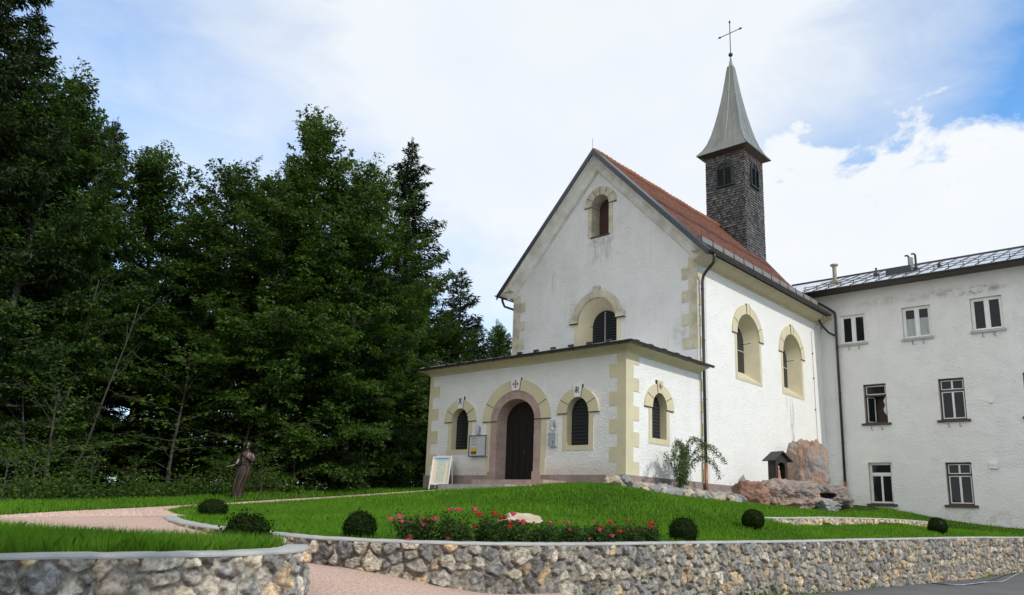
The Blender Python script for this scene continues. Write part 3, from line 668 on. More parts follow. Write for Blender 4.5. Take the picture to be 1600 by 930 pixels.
mb = MB(); mb.plate([(XL, -1.2), (-.65, -1.2), (-.65, 8.9), (-4.67, 13.1), (XL, 8.2)], [], 0, .3, front(18.0)); mb.build('end_wall', M['gable_wall'], CH)
# -- plinth
mb = MB()
for a, b in (((XL-.06, -.05, -1.6), (-4.71-1.26, .001, 0)), ((-4.71+1.14, -.05, -1.6), (.05, .001, 0.003)), ((.001, .001, -1.6), (.05, D+.0, 0)), ((XL-.06, .001, -1.6), (XL-.001, D, 0)), ((.001, D, -1.6), (.04, 9.0, -.02))):
    mb.box(a, b)
mb.build('plinth', M['plinth'], CH)
# -- quoins
def quoin(zs, wide, narrow, start_wide, e, mp, sgn, mname='yellow', top_cut=None):
    p = [(e, zs[0])]; w = start_wide; o = []
    for a, b in zip(zs[:-1], zs[1:]):
        r = wide if w else narrow; o += [(e+sgn*r, a), (e+sgn*r, b)]; w = not w
    p = [(e, zs[0])] + o + [(e, zs[-1])]
    if top_cut: p = top_cut(p)
    q = MB(); q.plate(p, [], -.018, .0, mp); q.build('quoin', M[mname], CH)
quoin([.0, .41, .88, 1.32, 1.77, 2.21, 2.66, 3.13, 3.58, 3.98], .65, .34, False, .018, FY, -1)
quoin([.0, .43, .91, 1.38, 1.75, 2.22, 2.70, 3.14, 3.6, 3.98], .75, .41, True, 0.0, SX, 1)
quoin([.0, .40, .82, 1.25, 1.72, 2.16, 2.61, 3.07, 3.5, 3.98], .59, .2, False, XL-.0, FY, 1)
quoin([4.9+.458*i for i in range(9)], .69, .39, True, .018, GY, -1, 'yellow_old', lambda p: [(u, min(z, 13.22-KS*abs(u+4.67))) for u, z in p])
quoin([5.0+.43*i for i in range(9)], .72, .42, True, XL, GY, 1, 'yellow_old', lambda p: [(u, min(z, 13.2-KS*abs(u+4.67))) for u, z in p])
for y0, y1 in ((.0, .35),):
    q = MB()
    for i in range(10):
        z0 = .05+.82*i; w = .34
        if z0 < 8.0: q.plate(rect(D+.0, D+.26+(.12), z0, min(z0+.42, 8.2)), [], -.016, .0, SX)
    q.plate(rect(D-.06, D-.001, 4.3, 8.25), [], -.014, .0, SX)
    q.build('quoin', M['yellow'], CH)
# -- windows and door of the chapel
def joint(q, c, h0, h1, r0, r1, zs, ang, mp, d=-.056, w=.022):
    a = rad(ang); p0 = (c-h0*math.cos(a), zs+r0*math.sin(a)); p1 = (c-h1*math.cos(a), zs+r1*math.sin(a))
    A, B = Vector(p0), Vector(p1); t = (B-A).normalized(); n = Vector((-t.y, t.x))*w/2
    q.plate([tuple(A+n), tuple(B+n), tuple(B-n), tuple(A-n)], [], d, d+.02, mp)
def symbol(parent, kind, c, z, s, mp, d, mname):
    q = MB()
    if kind == 'cross':
        for u0, u1, z0, z1 in ((-.055, .055, -.5, .5), (-.5, -.0551, -.055, .055), (.0551, .5, -.055, .055), (-.17, -.056, .38, .5), (.056, .17, .38, .5), (-.17, -.056, -.5, -.38), (.056, .17, -.5, -.38), (-.5, -.38, .056, .17), (-.5, -.38, -.17, -.056), (.38, .5, .056, .17), (.38, .5, -.17, -.056)):
            q.plate(rect(c+u0*s, c+u1*s, z+z0*s, z+z1*s), [], d, d+.01, mp)
        for a in (-1, 1):
            for b in (-1, 1): q.plate(rect(c+a*.25*s-.045*s, c+a*.25*s+.045*s, z+b*.25*s-.045*s, z+b*.25*s+.045*s), [], d, d+.01, mp)
    else:
        L = {'am': [((-.4, -.5), (-.12, .42)), ((.4, -.5), (.12, .42)), ((-.28, -.12), (.28, -.12)), ((-.3, .5), (.3, .5)), ((-.12, .42), (0, .1)), ((.12, .42), (0, .1)), ((0, .62), (0, .8)), ((-.28, .5), (-.34, .72)), ((.28, .5), (.34, .72))],
             'jr': [((-.15, -.5), (-.15, .5)), ((-.15, .5), (.25, .38)), ((.25, .38), (.25, .08)), ((.25, .08), (-.15, 0)), ((0, 0), (.38, -.5)), ((-.42, -.1), (-.15, .25)), ((-.42, -.1), (-.35, -.4)), ((-.4, .4), (-.15, .4))]}[kind]
        for (a, b) in L:
            A, B = Vector(a)*s+Vector((c, z)), Vector(b)*s+Vector((c, z)); t = (B-A).normalized(); n = Vector((-t.y, t.x))*s*.065
            q.plate([tuple(A+n), tuple(B+n), tuple(B-n), tuple(A-n)], [], d, d+.01, mp)
    q.build('emblem', M[mname], parent)
def small_window(c, z0, zs, rise, zb, mp, ho=.875, kind=None, inkm='ink', key_mat='white_paint', wallm='yellow', ro=.84):
    q = MB()
    inner = arch(c, .455, z0, zs, rise)
    q.plate(rect(c-.65, c+.65, zb, zs) , [rect(c-.455, c+.455, z0, zs-.0)] if False else [], -.006, -.0, mp) if False else None
    q.plate([(c-.65, zb), (c+.65, zb), (c+.65, zs), (c+.456, zs), (c+.456, z0), (c-.456, z0), (c-.456, zs), (c-.65, zs)], [], -.018, 0, mp)
    q.plate(arcring(c, ho, ro, .456, rise+.001, zs), [], -.05, 0, mp)
    q.loft(inner, -.018, arch(c, .448, z0+.012, zs, rise-.006), .27, mp, True)
    win = q.build('window', M[wallm], CH)
    g_ = MB(); g_.plate(arch(c, .447, z0+.012, zs, rise-.007), [], .24, .26, mp, True); g_.build('pane', M['lead_glass'], win)
    j = MB()
    for s_ in (-1, 1):
        j.plate(rect(min(c+s_*.45, c+s_*ho), max(c+s_*.45, c+s_*ho), zs-.025, zs-.001), [], -.052, 0, mp)
    for an in (33, 147): joint(j, c, .46, ho-.01, rise, ro-.01, zs, an, mp)
    j.build('joint', M['groove'], win)
    kt, kb = zs+.95, zs+rise
    k = MB(); k.plate([(c-.135, kb), (c+.135, kb), (c+.20, kt), (c-.20, kt)], [], -.07, .01, mp)
    ko = k.build('keystone', M[key_mat], win)
    if kind: symbol(ko, kind, c, (kt+kb)/2+.02, .20 if kind == 'cross' else .21, mp, -.078, inkm)
    e = MB()
    for s_ in (-1, 1):
        A, B = Vector((c+s_*.137, kb)), Vector((c+s_*.203, kt)); n = Vector((.013, 0))
        e.plate([tuple(A-n), tuple(A+n), tuple(B+n), tuple(B-n)], [], -.06, .0, mp)
    e.build('joint', M['groove'], win)
    return win
small_window(wl, .96, 2.03, .5, .80, FY, .875, 'am')
small_window(wr, .97, 2.06, .52, .80, FY, .885, 'jr')
small_window(1.98, 1.29, 2.31, .52, 1.1, SX, .92, 'cross', 'red_ink', 'yellow')
# door surround
q = MB(); c = -4.71
q.plate([(c-1.43, .0), (c-1.206, .0), (c-1.206, 1.95), (c-1.43, 1.95)], [], -.018, 0, FY); q.plate([(c+1.206, .0), (c+1.43, .0), (c+1.43, 1.95), (c+1.206, 1.95)], [], -.018, 0, FY)
q.plate(arcring(c, 1.63, 1.46, 1.206, 1.061, 1.95, n=28), [], -.05, 0, FY)
door = q.build('door_surround', M['yellow'], CH)
q = MB()
q.plate([(c-1.204, -1.0), (c-.90, -1.0)] + arch(c, .90, .3, 1.95, .76, 24)[1:-1] + [(c+.90, -1.0), (c+1.204, -1.0)] + arch(c, 1.204, .3, 1.95, 1.058, 24)[1:-1][::-1], [], -.03, .30, FY)
q.loft(arch(c, .90, -1, 1.95, .76, 24), -.03, arch(c, .83, -1, 1.95, .70, 24), .46, FY)
for s_ in (-1, 1): q.plate(rect(c+s_*1.06-.2, c+s_*1.06+.2, -1, .12), [], -.055, 0, FY)
q.build('stone_arch', M['pink_stone'], door)
q = MB(); q.plate([(c-.83, -.3), (c+.83, -.3)] + arch(c, .83, 0, 1.95, .70, 24)[1:-1][::-1], [], .44, .5, FY)
for i in range(5): q.plate(rect(c-.8+.32*i+.015, c-.8+.32*(i+1)-.015, -.28, 1.93), [], .425, .441, FY)
dl = q.build('door_leaf', M['wood_door'], CH)
q = MB(); q.tube([(c+.1, .40, .85), (c+.1, .36, .85), (c+.22, .36, .85)], .014, 6); q.box((c+.07, .415, .76), (c+.13, .424, .94)); q.build('handle', M['iron'], dl)
q = MB(); q.plate([(c-.18, 3.012), (c+.18, 3.012), (c+.25, 3.46), (c-.25, 3.46)], [], -.075, .01, FY); ko = q.build('keystone', M['white_paint'], door)
symbol(ko, 'cross', c, 3.245, .27, FY, -.083, 'red_ink')
q = MB()
for s_ in (-1, 1):
    q.plate(rect(min(c+s_*.9, c+s_*1.63), max(c+s_*.9, c+s_*1.63), 1.925, 1.949), [], -.054, 0, FY)
for an in (27, 153): joint(q, c, 1.21, 1.62, 1.06, 1.45, 1.95, an, FY)
for s_ in (-1, 1):
    A, B = Vector((c+s_*.183, 3.01)), Vector((c+s_*.254, 3.46)); n = Vector((.014, 0))
    q.plate([tuple(A-n), tuple(A+n), tuple(B+n), tuple(B-n)], [], -.064, 0, FY)
q.build('joint', M['groove'], door)
# gable windows
q = MB(); c = -4.65
q.plate([(c-1.18, 5.3), (c-.986, 5.3), (c-.986, 6.6), (c-1.18, 6.6)], [], -.02, 0, GY); q.plate([(c+.986, 5.3), (c+1.18, 5.3), (c+1.18, 6.6), (c+.986, 6.6)], [], -.02, 0, GY)
q.loft(arch(c, .985, 5.25, 6.6, .98, 28), -.02, arch(c, .66, 5.45, 6.5, .66, 28), .6, GY, True)
gw = q.build('window', M['yellow'], CH)
q = MB(); q.plate(arcring(c, 1.28, 1.28, .986, .981, 6.6, rad(12), rad(168), 28), [], -.12, 0, GY)
for s_ in (-1, 1): q.plate(rect(min(c+s_*.986, c+s_*1.4), max(c+s_*.986, c+s_*1.4), 6.6, 6.84), [], -.14, 0, GY)
q.plate([(c-.10, 7.56), (c+.10, 7.56), (c+.17, 8.06), (c-.17, 8.06)], [], -.16, 0, GY); q.build('arch_moulding', M['yellow_old'], gw)
q = MB(); q.plate(arch(c, .66, 5.45, 6.5, .66, 28), [], .58, .6, GY, True); q.build('pane', M['lead_glass'], gw)
q = MB(); q.plate(rect(c-.02, c+.02, 5.4, 7.1), [], .55, .578, GY); q.build('bar', M['grey_metal'], gw)
q = MB()
for s_ in (-1, 1): q.plate(rect(min(c+s_*.97, c+s_*1.41), max(c+s_*.97, c+s_*1.41), 6.575, 6.598), [], -.13, .0, GY)
q.loft([(c-.984, 6.59), (c-.984, 6.62)], -.0, [(c-.668, 6.50), (c-.668, 6.53)], .58, GY); q.build('joint', M['groove'], gw)
q = MB(); c = -4.55
q.plate([(c-.65, 10.33), (c-.451, 10.33), (c-.451, 11.72), (c-.65, 11.72)], [], -.02, 0, GY); q.plate([(c+.451, 10.33), (c+.65, 10.33), (c+.65, 11.72), (c+.451, 11.72)], [], -.02, 0, GY)
q.plate(arcring(c, .84, .83, .451, .461, 11.72), [], -.05, 0, GY)
q.loft(arch(c, .45, 10.33, 11.72, .46), -.02, arch(c, .445, 10.36, 11.72, .455), .62, GY, True)
uw = q.build('window', M['yellow_old'], CH)
q = MB()
q.plate(arch(c, .445, 10.36, 11.72, .455), [], .57, .6, GY)
for i in range(5): q.plate(rect(c-.43+.172*i+.006, c-.43+.172*(i+1)-.006, 10.37, 11.70), [], .555, .571, GY)
q.build('shutter', M['shutter'], uw)
q = MB()
for an in (32, 62, 90, 118, 148): joint(q, c, .46, .83, .46, .82, 11.72, an, GY)
for s_ in (-1, 1): q.plate(rect(min(c+s_*.45, c+s_*.84), max(c+s_*.45, c+s_*.84), 11.695, 11.719), [], -.052, 0, GY)
q.plate(rect(c-.5, c+.5, 10.27, 10.32), [], -.03, 0, GY)
q.loft([(c-.449, 11.70), (c-.449, 11.725)], 0, [(c-.444, 11.70), (c-.444, 11.725)], .56, GY)
q.build('joint', M['groove'], uw)
# nave side windows
for c in (8.92, 13.36):
    q = MB()
    q.plate([(c-1.2, 4.19), (c+1.2, 4.19), (c+1.2, 6.08), (c+1.026, 6.08), (c+1.026, 4.301), (c-1.026, 4.301), (c-1.026, 6.08), (c-1.2, 6.08)], [], -.018, 0, SX)
    q.plate(arcring(c, 1.42, 1.36, 1.026, .971, 6.08, n=28), [], -.05, 0, SX)
    q.loft(arch(c, 1.025, 4.30, 6.08, .97, 28), -.018, arch(c, .76, 4.74, 6.0, .72, 28), .58, SX, True)
    nw = q.build('window', M['yellow'], CH)
    q = MB(); q.plate(arch(c, .76, 4.74, 6.0, .72, 28), [], .56, .58, SX, True); q.build('pane', M['lead_glass'], nw)
    q = MB(); q.plate(rect(c-.74, c+.74, 5.62, 5.66), [], .53, .555, SX); q.plate(rect(c-.015, c+.015, 4.75, 6.7), [], .53, .556, SX); q.build('bar', M['grey_metal'], nw)
    q = MB()
    for s_ in (-1, 1): q.plate(rect(min(c+s_*1.0, c+s_*1.43), max(c+s_*1.0, c+s_*1.43), 6.055, 6.079), [], -.053, 0, SX)
    for an in (27, 153): joint(q, c, 1.03, 1.41, .97, 1.35, 6.08, an, SX)
    q.loft([(c+1.024, 6.06), (c+1.024, 6.09)], -.0, [(c+.762, 5.985), (c+.762, 6.01)], .56, SX)
    q.loft([(c-1.024, 6.06), (c-1.024, 6.09)], -.0, [(c-.762, 5.985), (c-.762, 6.01)], .56, SX)
    for s_ in (-1, 1): q.plate(rect(c+s_*.14-.012, c+s_*.14+.012, 7.06, 7.47), [], -.072, -.0, SX)
    q.build('joint', M['groove'], nw)
    q = MB(); q.plate([(c-.13, 7.05), (c+.13, 7.05), (c+.15, 7.52), (c-.15, 7.52)], [], -.068, 0, SX); q.build('keystone', M['yellow'], nw)
# -- porch cornice, roof, gutters
pp = [(XL, D), (XL, 0), (0, 0), (0, D)]
q = MB(); q.sweep(pp, [(-.01, 3.90), (.035, 3.93), (.05, 3.97), (.16, 4.03), (.32, 4.08), (.42, 4.10), (.42, 4.18), (-.2, 4.18)]); q.build('porch_cornice', M['yellow'], CH)
E0, Zp, sl_ = .50, 4.19, .26
q = MB(); ex0, ex1, ey = XL-E0, E0, -E0; zt = Zp+sl_*(D-ey); xm = (ex0+ex1)/2
q.add([(ex0, ey, Zp), (ex1, ey, Zp), (xm+.05, D-.003, zt), (xm-.05, D-.003, zt), (ex0, D-.003, Zp), (ex1, D-.003, Zp)], [(0, 1, 2, 3), (1, 5, 2), (4, 0, 3), (0, 4, 5, 1)])
pr = q.build('porch_roof', M['roof_metal'], CH)
q = MB()
for i in range(17):
    x = ex0+.3+i*.62; t = min((x-ex0)/(D-ey), (ex1-x)/(D-ey), 1)
    q.beam((x, ey+.02, Zp+.012), (x, ey+t*(D-ey)-.03, Zp+sl_*t*(D-ey)+.012), .02, .035)
for i in range(8):
    y = ey+.4+i*.62; t = min((y-ey)/(D-ey), 1)
    q.beam((ex1-.02, y, Zp+.012), (ex1-t*(D-ey)*.98, y, Zp+sl_*t*(D-ey)+.012), .02, .035)
q.build('seam', M['grey_metal'], pr)
q = MB()
for i in range(12):
    x = ex0+.75+i*.78; q.box((x-.11, ey+.30, Zp+.10), (x+.11, ey+.36, Zp+.19))
for i in range(5):
    y = ey+.9+i*.85; q.box((ex1-.36, y-.11, Zp+.10), (ex1-.30, y+.11, Zp+.19))
q.build('snow_guard', M['black_metal'], pr)
def gutter_prof(o, z, r=.075): return [(o+r+.01, z+.015)] + [(o+r*math.cos(a), z+r*math.sin(a)) for a in [math.pi*k/8+math.pi for k in range(8, -1, -1)]][0:9] + [(o-r, z+.02)]
q = MB(); q.sweep([(XL, D), (XL, 0), (0, 0), (0, D+.05)], gutter_prof(.55, Zp-.03, .062))
for x in [XL+.2+.93*i for i in range(11)]: q.tube([(x, -.40, Zp-.085), (x, -.55, Zp-.10), (x, -.625, Zp-.02)], .012, 5)
for y in [.3+.9*i for i in range(5)]: q.tube([(.40, y, Zp-.085), (.55, y, Zp-.10), (.625, y, Zp-.02)], .012, 5)
q.sweep([(XL, D), (XL, 0), (0, 0), (0, D+.05)], [(.50, Zp+.012), (.43, Zp+.035), (.30, Zp+.03)])
q.build('porch_gutter', M['black_metal'], CH, recalc=False)
# roof hatch flashing at the gable window
q = MB(); q.box((-6.35, D-.5, 5.28), (-5.45, D-.003, 5.46)); q.build('flashing', M['black_metal'], CH)
# -- nave roof
RZ, ze = 14.13, .68                                 # ridge height, eave offset
def zr(x): return RZ-KS*abs(x+4.67)
YF = D-.46
def yend(x): return 18.2 if x < -3.1 else (18.0-(x+3.1)/2.9*3.0 if x < -.2 else 16.35)
q = MB(); rows = 48; run = ze+4.67
for side_ in (1, -1):
    for j in range(rows):
        xa, xb = j*run/rows, (j+1)*run/rows + .03
        Xa, Xb = -4.67+side_*xa, -4.67+side_*min(xb, run+.03)
        za, zb_ = RZ-KS*xa+.006, RZ-KS*xb+.035
        ya, yb = (yend(Xa), yend(Xb)) if side_ == 1 else (18.2, 18.2)
        va, vb = xa*1.454, (j+1)*run/rows*1.454
        n = 26; vs = []; uvs = []
        for i in range(n+1):
            t = i/n; w = .004*math.sin(i*2.1+j*1.3)*(0 if i in (0, n) else 1); sag = .012*math.sin(i*.7)+.008*math.sin(i*1.9+2)
            vs += [(Xa, YF+(ya-YF)*t, za+w*.5+sag), (Xb, YF+(yb-YF)*t, zb_+w+sag), (Xb-side_*.004, YF+(yb-YF)*t, zb_-.04+sag)]; Y_ = YF+(ya-YF)*t
            uvs += [(Y_, va), (Y_, vb), (Y_, vb+.01)]
        fs = []
        for i in range(n): fs += [(3*i, 3*i+1, 3*i+4, 3*i+3), (3*i+1, 3*i+2, 3*i+5, 3*i+4)]
        q.add(vs, fs, uvs)
nr = q.build('nave_roof', M['tiles'], CH, recalc=False)
q = MB()
for side_ in (1, -1):
    q.add([(-4.67, YF, RZ-.12), (-4.67+side_*run, YF, RZ-KS*run-.10), (-4.67+side_*run, yend(.5) if side_ > 0 else 18.2, RZ-KS*run-.10), (-4.67, 18.2, RZ-.12)], [(0, 1, 2, 3)])
q.build('roof_boarding', M['eave_board'], nr)
q = MB()
for i in range(44):
    y = YF+.05+i*.318
    if y > 17.9: break
    q.tube([(-4.67, y, RZ+.012+.012*math.sin(i*.9)), (-4.67, y+.34, RZ+.035+.012*math.sin(i*.9))], [.105, .12], 8)
q.build('ridge_tile', mat('ridge_clay', (.30, .115, .065), .85, (.15, .07, .045), 3, .7), nr)
q = MB()
for side_ in (1, -1):
    xe = -4.67+side_*(run+.05)
    # top strip and front fascia of the sheet-metal verge
    prof = [(.62, .05), (.60, .075), (.0, .075), (-.03, .04), (-.03, -.20), (.02, -.20)]
    vs = [( -4.67, YF+y, RZ+z+.01) for y, z in prof] + [(xe, YF+y, RZ-KS*(run+.05)+z+.01) for y, z in prof]
    k = len(prof); q.add(vs, [(i, i+1, k+i+1, k+i) for i in range(k-1)])
q.build('verge_trim', M['verge_metal'], CH, recalc=False)
# -- rake cornice of the gable (profile: rise from the wall line, outward)
q = MB(); pr_ = [(.0, .0), (.0, .035), (.045, .05), (.06, .10), (.42, .16), (.62, .30), (.66, .40), (.74, .405)]
for side_ in (1, -1):
    xs_ = [-4.67, 0.0, .22, .42, .62] if side_ > 0 else [-4.67, XL, XL-.2, XL-.38, XL-.55]
    vs = []; k = len(pr_)
    for xx in xs_:
        base = 13.25-KS*abs(xx+4.67); over = max(0.0, xx, XL-xx)
        lim = -9 if over == 0 else 8.22+.40*over
        for z, o in pr_: vs.append((xx, D-o, max(base+z, min(lim, base+.74))))
    base = 13.25-KS*abs(xs_[-1]+4.67)
    vs += [(xs_[-1], D+.0, max(base+z, min(8.47, base+.74))) for z, o in pr_]; n_ = len(xs_)
    q.add(vs, [(a*k+i, a*k+i+1, (a+1)*k+i+1, (a+1)*k+i) for a in range(n_) for i in range(k-1)])
q.build('gable_cornice', M['cream_cornice'], CH)
q = MB()
for side_ in (1, -1):
    xe = -4.67+side_*5.27 if side_ > 0 else XL-.5
    q.beam((-4.67, D-.43, 13.25+.79), (xe, D-.43, 13.25+.79-KS*abs(xe+4.67)), .025, .07)
q.build('verge_strip', M['white_paint'], CH)
# -- eaves
q = MB(); q.sweep([(0, D-.40), (0, YE)], [(-.01, 8.19), (.03, 8.2), (.04, 8.25), (.14, 8.28), (.38, 8.38), (.56, 8.46), (.63, 8.47), (.63, 8.56), (-.1, 8.62)]); q.build('eave_cornice', M['yellow'], CH)
q = MB(); q.sweep([(XL, YE), (XL, D-.40)], [(-.01, 8.16), (.03, 8.17), (.04, 8.22), (.14, 8.26), (.38, 8.36), (.56, 8.42), (.60, 8.5), (-.1, 8.6)]); q.build('eave_cornice', M['yellow_old'], CH)
q = MB(); q.sweep([(0, D-.50), (0, 16.3)], gutter_prof(.76, 8.50, .09))
q.sweep([(0, D-.44), (0, 16.3)], [(.645, 8.44), (.645, 8.66), (.60, 8.67)])
for i in range(14): q.tube([(.65, 4.7+.86*i, 8.47), (.76, 4.7+.86*i, 8.395), (.86, 4.7+.86*i, 8.53)], .012, 5)
gt = q.build('gutter', M['black_metal'], CH, recalc=False)
q = MB(); q.tube([(.76, D-.10, 8.44), (.76, D-.08, 8.28), (.70, D-.04, 8.10), (.36, D+.06, 7.86), (.20, D+.10, 7.70), (.145, D+.11, 7.50), (.14, D+.11, 4.5), (.14, D+.11, .55)], .056, 10)
for z in (7.2, 5.2, 3.0, 1.2): q.tube([(.14, D+.11, z-.03), (.14, D+.11, z+.03)], .066, 10)
dp = q.build('downpipe', M['black_metal'], CH, True)
q = MB(); q.tube([(.14, D+.11, .70), (.14, D+.11, -.9)], .062, 10); q.build('pipe_foot', M['copper'], dp, True)
q = MB(); q.sweep([(XL, 16.3), (XL, D-.50)], gutter_prof(.70, 8.48, .085)); q.build('gutter', M['black_metal'], CH, recalc=False)
q = MB(); q.tube([(XL-.66, D-.1, 8.42), (XL-.66, D-.06, 8.24), (XL-.58, D+.0, 8.02), (XL-.2, D+.2, 7.86), (XL-.12, D+.3, 7.7), (XL-.12, D+.3, -.8)], .055, 8); q.build('downpipe', M['black_metal'], CH, True)
q = MB(); zg = zr(.33)+.05
q.tube([(.33, D-.2, zg+.07), (.33, 16.2, zg+.07)], .012, 5); q.tube([(.30, D-.2, zg+.29), (.30, 16.2, zg+.29)], .014, 5)
for i in range(int(11.5/.055)): y = D-.2+i*.055; q.beam((.325, y, zg+.07), (.305, y, zg+.29), .008, .008, (0, 1, 0))
for i in range(13): y = D-.17+i*.88; q.beam((.318, y+.02, zg+.18), (.318, min(y+.82, 16.2), zg+.18), .006, .19)
q.build('snow_fence', mat('perforated_grey_sheet', (.22, .215, .21), .7, (.16, .15, .14), 9, .8), nr)
q = MB()
for i in range(14): y = D-.2+i*.88; q.beam((.36, y, zg-.1), (.30, y, zg+.36), .03, .03, (0, 1, 0)); q.beam((.10, y, zr(.10)+.05), (.30, y, zg+.30), .02, .02, (0, 1, 0))
q.build('snow_fence_post', M['black_metal'], nr)
q = MB(); q.tube([(.62, D+.55, 8.42), (.03, D+.35, 7.72)], .008, 5); q.tube([(.03, D+.35, 7.72), (.03, D+.36, .2)], .008, 5)
q.tube([(.62, 15.9, 8.40), (.03, 15.75, 7.62)], .008, 5); q.tube([(.03, 15.75, 7.62), (.03, 15.9, .1)], .008, 5)
for z in (6.6, 5.4, 3.9, 2.4, 1.3): q.box((0, D+.33, z-.03), (.05, D+.39, z+.03)); q.box((0, 15.77, z-.03), (.05, 15.83, z+.03))
q.build('lightning_wire', M['black_metal'], CH)
# lightning rod at the gable
q = MB(); q.tube([(-4.67, YF, RZ), (-4.67, YF, RZ+.55)], .008, 5); q.build('lightning_rod', M['iron'], CH)
# -- bell tower
TX0, TX1, TY0, TY1, TZ = -5.30, -3.08, 15.73, 17.95, 18.22
q = MB(); q.box((TX0+.05, TY0+.05, 9.5), (TX1-.05, TY1-.05, TZ)); tw = q.build('bell_tower', M['dark_void'], CH)
rng = np.random.default_rng(5)
def shingles(axis, const, u0, u1, sgn):
    F, T = [], []
    rh = .145; zz = 9.6
    while zz < TZ:
        flare = .20*max(0, 1-(zz-9.6)/3.2)**1.6 if zz < 12.8 else 0
        u = u0-.03+rng.uniform(-.1, 0)
        while u < u1+.02:
            w = rng.uniform(.10, .18); a, b = max(u, u0-.03), min(u+w-.007, u1+.03)
            if b-a > .015:
                d0, d1 = .012+rng.uniform(0, .008)+flare, .065+rng.uniform(0, .02)+flare; zj = rng.uniform(-.014, .014)
                rel = (zz-15.25)
                pat = 0.0
                if 15.05 < zz < 15.62: pat = .30*math.sin((a-u0)*22+(zz*38)) * (1 if int(zz/.24) % 2 else -1)
                dm = abs((a-(u0+u1)/2)*1.2)+abs(zz-14.1)*.55
                if dm < .62: pat = -.38*((dm*6) % 1)
                zlo, zhi = zz+zj-.02, zz+rh+.06
                def pt(uu, z, d): return (uu, const-sgn*d, z) if axis == 'y' else (const+sgn*d, uu, z)
                F += [pt(a, zlo, d1), pt(b, zlo, d1), pt(b, zhi, d0), pt(a, zhi, d0)]; T.append(np.clip(rng.beta(1.1, 1.5)+pat, 0, 1))
                F += [pt(a, zlo, d1), pt(b, zlo, d1), pt(b, zlo, 0), pt(a, zlo, 0)]; T.append(0)
            u += w
        zz += rh
    return F, T
FF, TT = [], []
for args in (('y', TY0+.03, TX0, TX1, 1), ('x', TX1-.03, TY0, TY1, 1), ('y', TY1-.03, TX0, TX1, -1), ('x', TX0+.03, TY0, TY1, -1)):
    a, b = shingles(*args); FF += a; TT += b
co = np.array(FF) - np.array(parent_loc(CH))
link('shingle_cladding', np_mesh('shingle_cladding', co, 4, M['shingle'], {'tint': TT}), CH)
for mp, c, z0 in ((front(TY0-.005), -4.19, 16.36), (side(TX1+.005), 16.84, 16.36)):
    q = MB(); hw, zs = .44, 17.22
    q.plate([(c-hw-.05, z0-.05), (c+hw+.05, z0-.05)] + arch(c, hw+.05, 0, zs, .50)[1:-1][::-1], [], -.06, .06, mp); lv = q.build('louvre_window', M['louvre'], CH)
    q = MB()
    for sx_ in (-1, 1):
        for i in range(12):
            z = z0+.06+i*.085; hwid = .36 if z < zs else .36*math.sqrt(max(.02, 1-((z-zs)/.42)**2))
            u0, u1 = (c+.045, c+.04+hwid) if sx_ > 0 else (c-.04-hwid, c-.045)
            if u1-u0 > .05: q.add([mp(u0, z, -.062), mp(u1, z, -.062), mp(u1, z-.05, -.115), mp(u0, z-.05, -.115)], [(0, 1, 2, 3)])
    q.plate(rect(c-.03, c+.03, z0, zs+.42), [], -.12, -.06, mp)
    q.plate(arcring(c, hw+.06, .53, hw-.03, .42, zs), [], -.11, -.055, mp)
    for s_ in (-1, 1): q.plate(rect(c+s_*hw-.045, c+s_*hw+.045, z0-.05, zs), [], -.11, -.055, mp)
    q.plate(rect(c-hw-.08, c+hw+.08, z0-.09, z0-.02), [], -.13, -.0, mp)
    q.build('louvre_slats', M['louvre'], lv)
# spire: concave pyramid roof
cx, cy = (TX0+TX1)/2, (TY0+TY1)/2
prof = [(1.50, 18.33), (1.46, 18.40), (1.25, 18.68), (1.05, 19.10), (.88, 19.65), (.72, 20.35), (.58, 21.05), (.46, 21.75), (.36, 22.4), (.27, 23.1), (.19, 23.75), (.145, 24.05)]
q = MB(); n = len(prof); vs = []
for r, z in prof: vs += [(cx-r, cy-r, z), (cx+r, cy-r, z), (cx+r, cy+r, z), (cx-r, cy+r, z)]
q.add(vs, [(4*i+j, 4*i+(j+1) % 4, 4*i+4+(j+1) % 4, 4*i+4+j) for i in range(n-1) for j in range(4)] + [(3, 2, 1, 0), (4*n-4, 4*n-3, 4*n-2, 4*n-1)])
sp = q.build('spire', M['spire_metal'], CH)
q = MB()
for j in range(4):
    a = [(-1, -1), (1, -1), (1, 1), (-1, 1)][j]; b = [(-1, -1), (1, -1), (1, 1), (-1, 1)][(j+1) % 4]
    for t in (0, .25, .5, .75):
        u = (a[0]+(b[0]-a[0])*t, a[1]+(b[1]-a[1])*t)
        end = n if t in (0, .5) else n-4
        q.tube([(cx+u[0]*r*1.004, cy+u[1]*r*1.004, z+.008) for r, z in prof[:end]], .018 if t else .022, 5)
q.build('seam', M['spire_metal'], sp)
q = MB(); q.add([(cx+sx_*1.49, cy+sy_*1.49, 18.325) for sx_, sy_ in ((-1, -1), (1, -1), (1, 1), (-1, 1))] + [(cx+sx_*1.10, cy+sy_*1.10, 18.16) for sx_, sy_ in ((-1, -1), (1, -1), (1, 1), (-1, 1))], [(j, (j+1) % 4, 4+(j+1) % 4, 4+j) for j in range(4)])
q.build('spire_soffit', M['brown_frame'], CH)
q = MB(); q.lathe([(.17, 24.0), (.19, 24.04), (.13, 24.12), (.03, 24.72)], (cx, cy, 0), 8); q.build('spire_cap', M['verdigris'], sp)
q = MB(); q.lathe([(.02, 24.68)] + [(.125*math.sin(math.pi*k/10), 24.84-.125*math.cos(math.pi*k/10)) for k in range(1, 10)] + [(.02, 24.97)], (cx, cy, 0), 14); q.build('finial_ball', M['iron'], CH, True)
